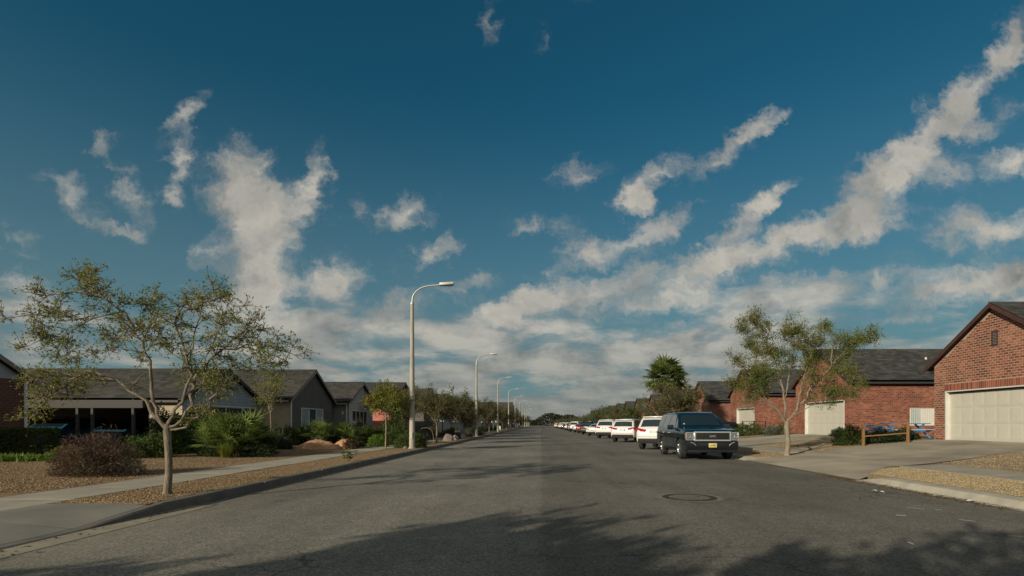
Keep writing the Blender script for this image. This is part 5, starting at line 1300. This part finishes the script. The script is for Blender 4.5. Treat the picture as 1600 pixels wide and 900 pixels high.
# chrome surround runs round the grille and both headlights
def ring(name, x0, x1, z0, z1, y0, y1, w, m, par):
    q = MB(); q.bbox((x0, y0, z0), (x1, y1, z0 + w), .008); q.bbox((x0, y0, z1 - w), (x1, y1, z1), .008); q.bbox((x0, y0, z0 + w), (x0 + w, y1, z1 - w), .008); q.bbox((x1 - w, y0, z0 + w), (x1, y1, z1 - w), .008); return q.build(name, m, par, smooth=40, tint=False)
ring('chrome_surround', -.70, .70, .745, 1.11, 2.54, 2.63, .052, M['chrome'], gr)
for s in (-1, 1):
    x0, x1 = sorted((s * .70, s * 1.01)); hl = onD('headlight', (x0 + .02, 2.42, .80), (x1 - .02, 2.575, 1.06), M['head'], .03)
    ring('chrome_surround', x0, x1, .775, 1.085, 2.47, 2.59, .026, M['chrome'], hl)
    xm = (x0 + x1) / 2
    for (lx, lz) in ((xm - s * .055, .93), (xm + s * .055, .93)):
        q = MB(); q.lathe([(.0, 0), (.05, .01), (.062, .03), (.066, .03)], Matrix.Translation((lx, 2.562, lz)) @ Matrix.Rotation(R(-90), 4, 'X'), 16); q.build('reflector', M['chrome'], hl, smooth=50)
    onD('lens', (x0 + .03, 2.576, .815), (x1 - .03, 2.583, .85), M['head'], .003, hl)
    onD('turn_signal', (min(s * .975, s * 1.015), 2.40, .84), (max(s * .975, s * 1.015), 2.52, 1.04), M['amber'], .01, hl)
    fo = MB(); fo.lathe([(0, .0), (.055, .006), (.075, .03), (.085, .02)], Matrix.Translation((s * .84, 2.565, .60)) @ Matrix.Rotation(R(-90), 4, 'X'), 16); fo.build('fog_light', M['head'], D, smooth=50)
    q = MB(); q.tube([(s * .93, 2.575, .69), (s * .80, 2.60, .69), (s * .70, 2.60, .64), (s * .64, 2.60, .57)], .011, 6); q.build('bumper_trim', M['chrome'], D, smooth=50)
    mi = onD('mirror', (min(s * 1.05, s * 1.30), .72, 1.17), (max(s * 1.05, s * 1.30), .88, 1.37), M['paint_navy'], .04)
    onD('mirror_arm', (min(s * .98, s * 1.08), .78, 1.19), (max(s * .98, s * 1.08), .84, 1.25), M['plastic'], .01, mi)
    onD('mirror_glass', (min(s * 1.08, s * 1.27), .712, 1.2), (max(s * 1.08, s * 1.27), .722, 1.34), M['chrome'], .004, mi)
    for yy in (.78, -.40, -1.5):
        q = MB(); q.box((min(s * 1.048, s * 1.056), yy, .52), (max(s * 1.048, s * 1.056), yy + .008, 1.14)); q.build('door_seam', M['plastic'], D)
    for yy in (-.22, -1.3): onD('door_handle', (min(s * 1.04, s * 1.075), yy, 1.02), (max(s * 1.04, s * 1.075), yy + .2, 1.05), M['chrome'], .008)
    onD('running_board', (min(s * .9, s * 1.06), -1.0, .33), (max(s * .9, s * 1.06), 1.08, .38), M['plastic'], .015)
    q = MB(); q.tube([(s * .78, -2.1, 1.89), (s * .78, -2.0, 1.95), (s * .78, .1, 1.95), (s * .78, .25, 1.88)], .02, 6); q.build('roof_rail', M['black_metal'], D, smooth=50)
bm_ = onD('front_bumper', (-1.0, 2.40, .40), (1.0, 2.60, .74), M['paint_black'], .05)
onD('air_intake', (-.55, 2.597, .56), (.55, 2.606, .66), M['plastic'], .004, bm_)
onD('lower_valance', (-.95, 2.38, .30), (.95, 2.575, .42), M['plastic'], .03, bm_)
onD('skid_plate', (-.5, 2.575, .34), (.5, 2.592, .40), M['plastic'], .01, bm_)
pl_ = onD('number_plate', (-.155, 2.608, .50), (.155, 2.618, .66), M['plate_y'], .004)
def text_mesh(s, size, m, parent, loc, rot, ext=.004, name='lettering'):
    cu = bpy.data.curves.new('t', 'FONT'); cu.body = s; cu.size = size; cu.extrude = ext; cu.align_x = 'CENTER'; cu.align_y = 'CENTER'
    to = bpy.data.objects.new('t', cu); C.objects.link(to); dg = bpy.context.evaluated_depsgraph_get(); me = bpy.data.meshes.new_from_object(to.evaluated_get(dg)); bpy.data.objects.remove(to)
    me.materials.clear(); me.materials.append(m); o = link_obj(name, me, parent); o.location = loc; o.rotation_euler = rot; return o
text_mesh('LJ1485', .085, M['ink'], pl_, (0, 2.62, .575), (R(90), 0, R(180)), .002)
q = MB(); Mx = Matrix.Translation((0, 2.612, .925)) @ Matrix.Rotation(R(-90), 4, 'X') @ Matrix.Diagonal((1, .36, 1, 1)); q.lathe([(0, .006), (.13, .006), (.15, .0)], Mx, 24)
em = q.build('emblem', M['plastic'], gr, smooth=30); 
text_mesh('GMC', .115, M['chrome'], gr, (0, 2.622, .925), (R(90), 0, R(180)), .005, 'emblem_letters')
for (x, z) in ((.22, 1.28), (-.15, 1.31)): pass
# things seen through the windscreen: small sticker, wipers
q = MB(); q.tube([(.75, 1.19, 1.275), (.1, 1.08, 1.41)], .008, 5); q.tube([(.02, 1.19, 1.285), (-.62, 1.08, 1.41)], .008, 5); q.build('wiper', M['plastic'], D)
q = MB(); q.box((.66, 1.10, 1.395), (.72, 1.115, 1.43)); q.build('sticker', M['white'], D)
D.location = (6.60, 22.75, 0); D.rotation_euler = (0, 0, R(180)); D.scale = (1.0, 1, 1)
# --- black suv side on in the driveway beyond
# a lower saloon takes some of the far places
st_s = [(-2.4, .72, .42, .82), (-2.37, .92, .36, .9), (-2.28, 1.02, .32, .95), (-1.65, 1.06, .28, .99), (-1.55, 1.08, .27, 1), (-.9, 1.38, .26, 1), (-.4, 1.44, .25, 1), (.3, 1.42, .25, 1), (1.05, 1.02, .25, 1), (1.2, .97, .25, 1), (2.0, .86, .25, .96), (2.3, .74, .3, .88), (2.38, .62, .34, .82)]
def saloon(label, paint, group):
    o, at, sect = make_vehicle('parked_car', label, 'car', paint, st_s, 1.82, .94, 1.44, (-1.4, 1.4), .33, group, panes=[(-1.3, -.35, -.85, -.33), (-.27, .75, -.25, .2)], ws=(1.02, .38), rw=(-1.5, -.98), pillar=.84)
    b = MB(); b.bbox((-.8, -2.44, .34), (.8, -2.3, .5), .04); b.build('rear_bumper', M['plastic'], o, smooth=40)
    for s in (-1, 1):
        b = MB(); b.bbox((min(s * .42, s * .84), -2.42, .76), (max(s * .42, s * .84), -2.27, .90), .03); b.build('tail_light', M['tail'], o, smooth=40)
        b = MB(); b.bbox((min(s * .5, s * .78), 2.22, .56), (max(s * .5, s * .78), 2.36, .68), .03); b.build('headlight', M['head'], o, smooth=40)
    b = MB(); b.box((-.16, -2.43, .66), (.16, -2.40, .76)); b.build('number_plate', M['plate_w'], o)
    return o
for i, (y, x, p, cn) in enumerate([(62.4, 7.0, 'paint_white', 'white'), (80.0, 7.0, 'paint_red', 'dark red'), (88.5, 7.0, 'paint_silver', 'silver'), (122, 6.9, 'paint_blue', 'blue'), (134, 6.9, 'paint_black', 'black')]):
    o = saloon('%s saloon car among the white suvs far up the right kerb' % cn, M[p], G_C); o.location = (x, y, 0); o.rotation_euler = (0, 0, HEAD)
bs = copy_tree(variants['k']); bs.location = (14.4, 45.2, .42); bs.rotation_euler = (0, R(-3.5), R(-90)); bs.scale = (1, 1, 1.05); bs.name = 'parked_suv'
bs['label'] = 'black suv in a brick house driveway, seen over the dark teal suv'; bs['group'] = 'vehicles in driveways'
# --- carport vehicles
van = copy_tree(first_w)
for ch in _kids[van.name]:
    if any(mm and mm.name == M['paint_white'].name for mm in ch.data.materials):
        ch.data = ch.data.copy()
        for j, mm in enumerate(ch.data.materials):
            if mm and mm.name == M['paint_white'].name: ch.data.materials[j] = M['paint_blue']
van.location = (-25.0, 27.6, .22); van.rotation_euler = (0, 0, R(180)); van.scale = (1.05, .9, .86); van['label'] = 'boxy teal vehicle parked in the dark carport, left one'; van['category'] = 'van'; van['group'] = 'vehicles in the carport'
sd = copy_tree(van); sd.location = (-21.9, 27.7, .22); sd.scale = (1, .9, .72); sd.name = 'parked_car'; sd['label'] = 'low blue car in the carport, to the right of the boxy one'; sd['category'] = 'car'; van.name = 'parked_van'

# ------------------------------------------------------------------ street details
mh = empty('manhole_cover', (2.83, 10.0, 0), 'round iron manhole cover set in the right half of the road', 'manhole cover')
b = MB(); b.lathe([(.38, .003), (.39, .010), (.50, .010), (.505, .002)], Matrix.Identity(4), 48); b.build('frame', M['iron'], mh)
b = MB(); b.lathe([(0, .006), (.385, .006), (.395, .003)], Matrix.Identity(4), 48); cv = b.build('cover', M['asphalt_r'], mh)
b = MB(); b.lathe([(.51, .0035), (.62, .0035)], Matrix.Identity(4), 48); b.build('collar', M['asphalt_l'], mh)
b = MB(); b.lathe([(0, .008), (.035, .008), (.035, .004)], Matrix.Translation((.2, .1, 0)), 10); b.build('lift_hole', M['iron'], cv)
def mark(name, x0, y0, x1, y1, w, m, label, cat):
    d = Vector((x1 - x0, y1 - y0, 0)); n = Vector((-d.y, d.x, 0)).normalized() * w / 2; b = MB(); N = 5
    for i in range(N):
        a = Vector((x0, y0, .004)) + d * (i / N); c_ = Vector((x0, y0, .004)) + d * ((i + 1) / N)
        wa = 1 - .5 * abs(i / N - .5); wb = 1 - .5 * abs((i + 1) / N - .5); b.face([a - n * wa, c_ - n * wb, c_ + n * wb, a + n * wa])
    o = b.build(name, m); tag(o, label, cat, None, None); return o
def g(x, y): Z = F * EYE / (y - VY); return ((x - VX) * Z / F, Z)
for i, (x0, y0, x1, y1, w, lab) in enumerate([(1416, 793, 1445, 796, .03, 'longest white paint stroke on the road near the right kerb'), (1400, 805, 1416, 806, .05, 'short white paint dab left of the long stroke'), (1460, 796, 1472, 797, .025, 'faint white dab right of the long stroke'),
                                        (1498, 812, 1525, 815, .03, 'white paint stroke farther right, below the kerb'), (1418, 847, 1428, 851, .025, 'thin pale scratch mark lowest on the right')]):
    a, c_ = g(x0, y0), g(x1, y1); mark('paint_mark', a[0], a[1], c_[0], c_[1], w, M['paintmark'], lab, 'road marking')
a, c_ = g(1573, 837), g(1602, 839); mark('paint_mark', a[0], a[1], c_[0], c_[1], .08, M['yellowmark'], 'faded yellow patch at the right edge of the road', 'road marking')
a, c_ = g(1128, 789.5), g(1150, 789.5); mark('paint_mark', a[0], a[1], c_[0], c_[1], .02, M['yellowmark'], 'thin yellow dash just past the manhole', 'road marking')
def scrap(x, y, s, seed, label, kind='litter'):
    rn = random.Random(seed); b = MB(); X0, Y0 = g(x, y); pts = []
    for i in range(7): a = i * .9; pts.append((math.cos(a) * s * rn.uniform(.6, 1.1), math.sin(a) * s * .5 * rn.uniform(.6, 1.1), rn.uniform(.005, .03)))
    for i in range(7): b.face([(0, 0, .035), pts[i], pts[(i + 1) % 7]])
    o = b.build('crumpled_paper', M['litter']); o.location = (X0, Y0, .006); tag(o, label, 'litter')
scrap(1366, 768, .07, 1, 'crumpled white scrap farthest up the right gutter'); scrap(1378, 770, .06, 2, 'small white scrap touching the farthest one'); scrap(1461, 776, .07, 3, 'white scrap in the middle of the right gutter'); scrap(1517, 784, .10, 4, 'white scrap at the kerb nearest the right edge')
# wooden rail fence on the right driveway edge
fe = empty('rail_fence', (14.1, 22.95, .42), 'short orange brown two rail wooden fence between the right driveways', 'fence')
for x, z in ((0, 0), (1.95, .14)):
    b = MB(); b.bbox((x - .045, -.045, z - .1), (x + .045, .045, z + .95), .01); b.build('post', M['wood'], fe)
for z in (.42, .84):
    b = MB(); V = [(.05, -.025, z), (1.90, -.025, z + .14), (1.90, .02, z + .14), (.05, .02, z), (.05, -.025, z + .05), (1.90, -.025, z + .19), (1.90, .02, z + .19), (.05, .02, z + .05)]
    b.raw(V, [(0, 3, 2, 1), (4, 5, 6, 7), (0, 1, 5, 4), (2, 3, 7, 6), (1, 2, 6, 5), (0, 4, 7, 3)]); b.build('rail', M['wood'], fe)
shrub('round_shrub', (14.3, 24.1, .45), .75, .5, .85, M['leaf_green'], 5000, .07, 'round green bush at the left post of the wooden fence', seed=91)
shrub('low_shrub', (15.6, 24.0, .52), .9, .45, .62, M['leaf_dark'], 4200, .07, 'low dark shrubs behind the wooden fence', seed=92)
shrub('low_shrub', (17.0, 24.6, .62), .7, .45, .55, M['leaf_dark'], 3200, .07, 'dark shrub before the blue picnic table', seed=93)
shrub('low_shrub', (17.2, 30.2, .68), .5, .35, .5, M['leaf_green'], 1800, .07, 'small shrub at the near corner of the second brick house', seed=94)
# blue picnic table with crossed legs and a bench
def xtable(loc, rz, L_, label, cat='picnic table', slats=5):
    o = empty('picnic_table', loc, label, cat, rz); me0 = None
    for i in range(slats):
        if me0 is None: b = MB(); b.bbox((-L_ / 2, -.06, .72), (L_ / 2, .06, .76), .006); q = b.build('tabletop_board', M['blue'], o); me0 = q.data
        else: q = link_obj('tabletop_board', me0, o)
        q.location = (0, -.28 + i * .14, 0)
    for s in (-1, 1):
        for k in (0, 1):
            b = MB(); b.bbox((-L_ / 2, -.07, .42), (L_ / 2, .07, .455), .006) ; q = b.build('bench_board', M['blue'] if s > 0 else M['white'], o); q.location = (0, s * (.62 + k * .15), 0)
        for t_ in (-1, 1):
            b = MB(); x = s * L_ * .36; b.tube([(x + .02 * t_, t_ * .30, .72), (x + .02 * t_, -t_ * .62, 0)], .05, 4); b.build('leg', M['blue'], o)
        b = MB(); x = s * L_ * .36; b.bbox((x - .05, -.78, .34), (x + .0, .78, .42), .006); b.build('crossbar', M['blue'], o)
    return o
xtable((18.6, 26.8, .68), R(8), 2.3, 'blue painted picnic table with crossed legs beside the near garage')
o = empty('bench', (16.7, 26.2, .62), 'low blue bench behind the wooden fence, left of the picnic table', 'bench', R(4))
b = MB(); b.bbox((-.62, -.16, .42), (.62, .16, .48), .01); b.build('seat', M['blue'], o)
b = MB(); b.bbox((-.6, .13, .60), (.6, .17, .74), .01); b.build('backrest', M['blue'], o)
for s in (-1, 1):
    b = MB(); b.box((s * .5 - .03, -.14, -.02), (s * .5 + .03, .12, .42)); b.build('leg', M['blue'], o)
    b = MB(); b.box((s * .5 - .03, .17, .4), (s * .5 + .03, .20, .72)); b.build('back_post', M['blue'], o)
b = MB(); b.bbox((18.9, 27.9, .68), (20.6, 28.3, 1.6), .02); 
# black rail fence and hedges beyond the second driveway
fe = empty('metal_fence', (15.6, 40.6, .5), 'low black metal rail fence before the third brick house', 'fence')
for i in range(3): b = MB(); b.box((i * .9 - .03, -.03, -.05), (i * .9 + .03, .03, 1.15)); b.build('post', M['black_metal'], fe)
for z in (.5, .8, 1.08): b = MB(); b.box((-.03, -.055, z), (1.83, -.033, z + .04)); b.build('rail', M['black_metal'], fe)
shrub('low_hedge', (15.6, 39.4, .5), 1.4, .6, .9, M['leaf_green'], 5200, .09, 'loose green hedge in front of the black metal fence', 'hedge', 95)
shrub('low_hedge', (16.4, 36.9 + .4, .6), .5, .5, .7, M['leaf_blue'], 1600, .08, 'grey green bush against the second brick house corner', 'shrub', 96)
shrub('low_shrub', (17.2, 37.3, .6), .5, .4, .9, M['leaf_green'], 1600, .08, 'green bush beside the grey green one by the brick corner', seed=97)
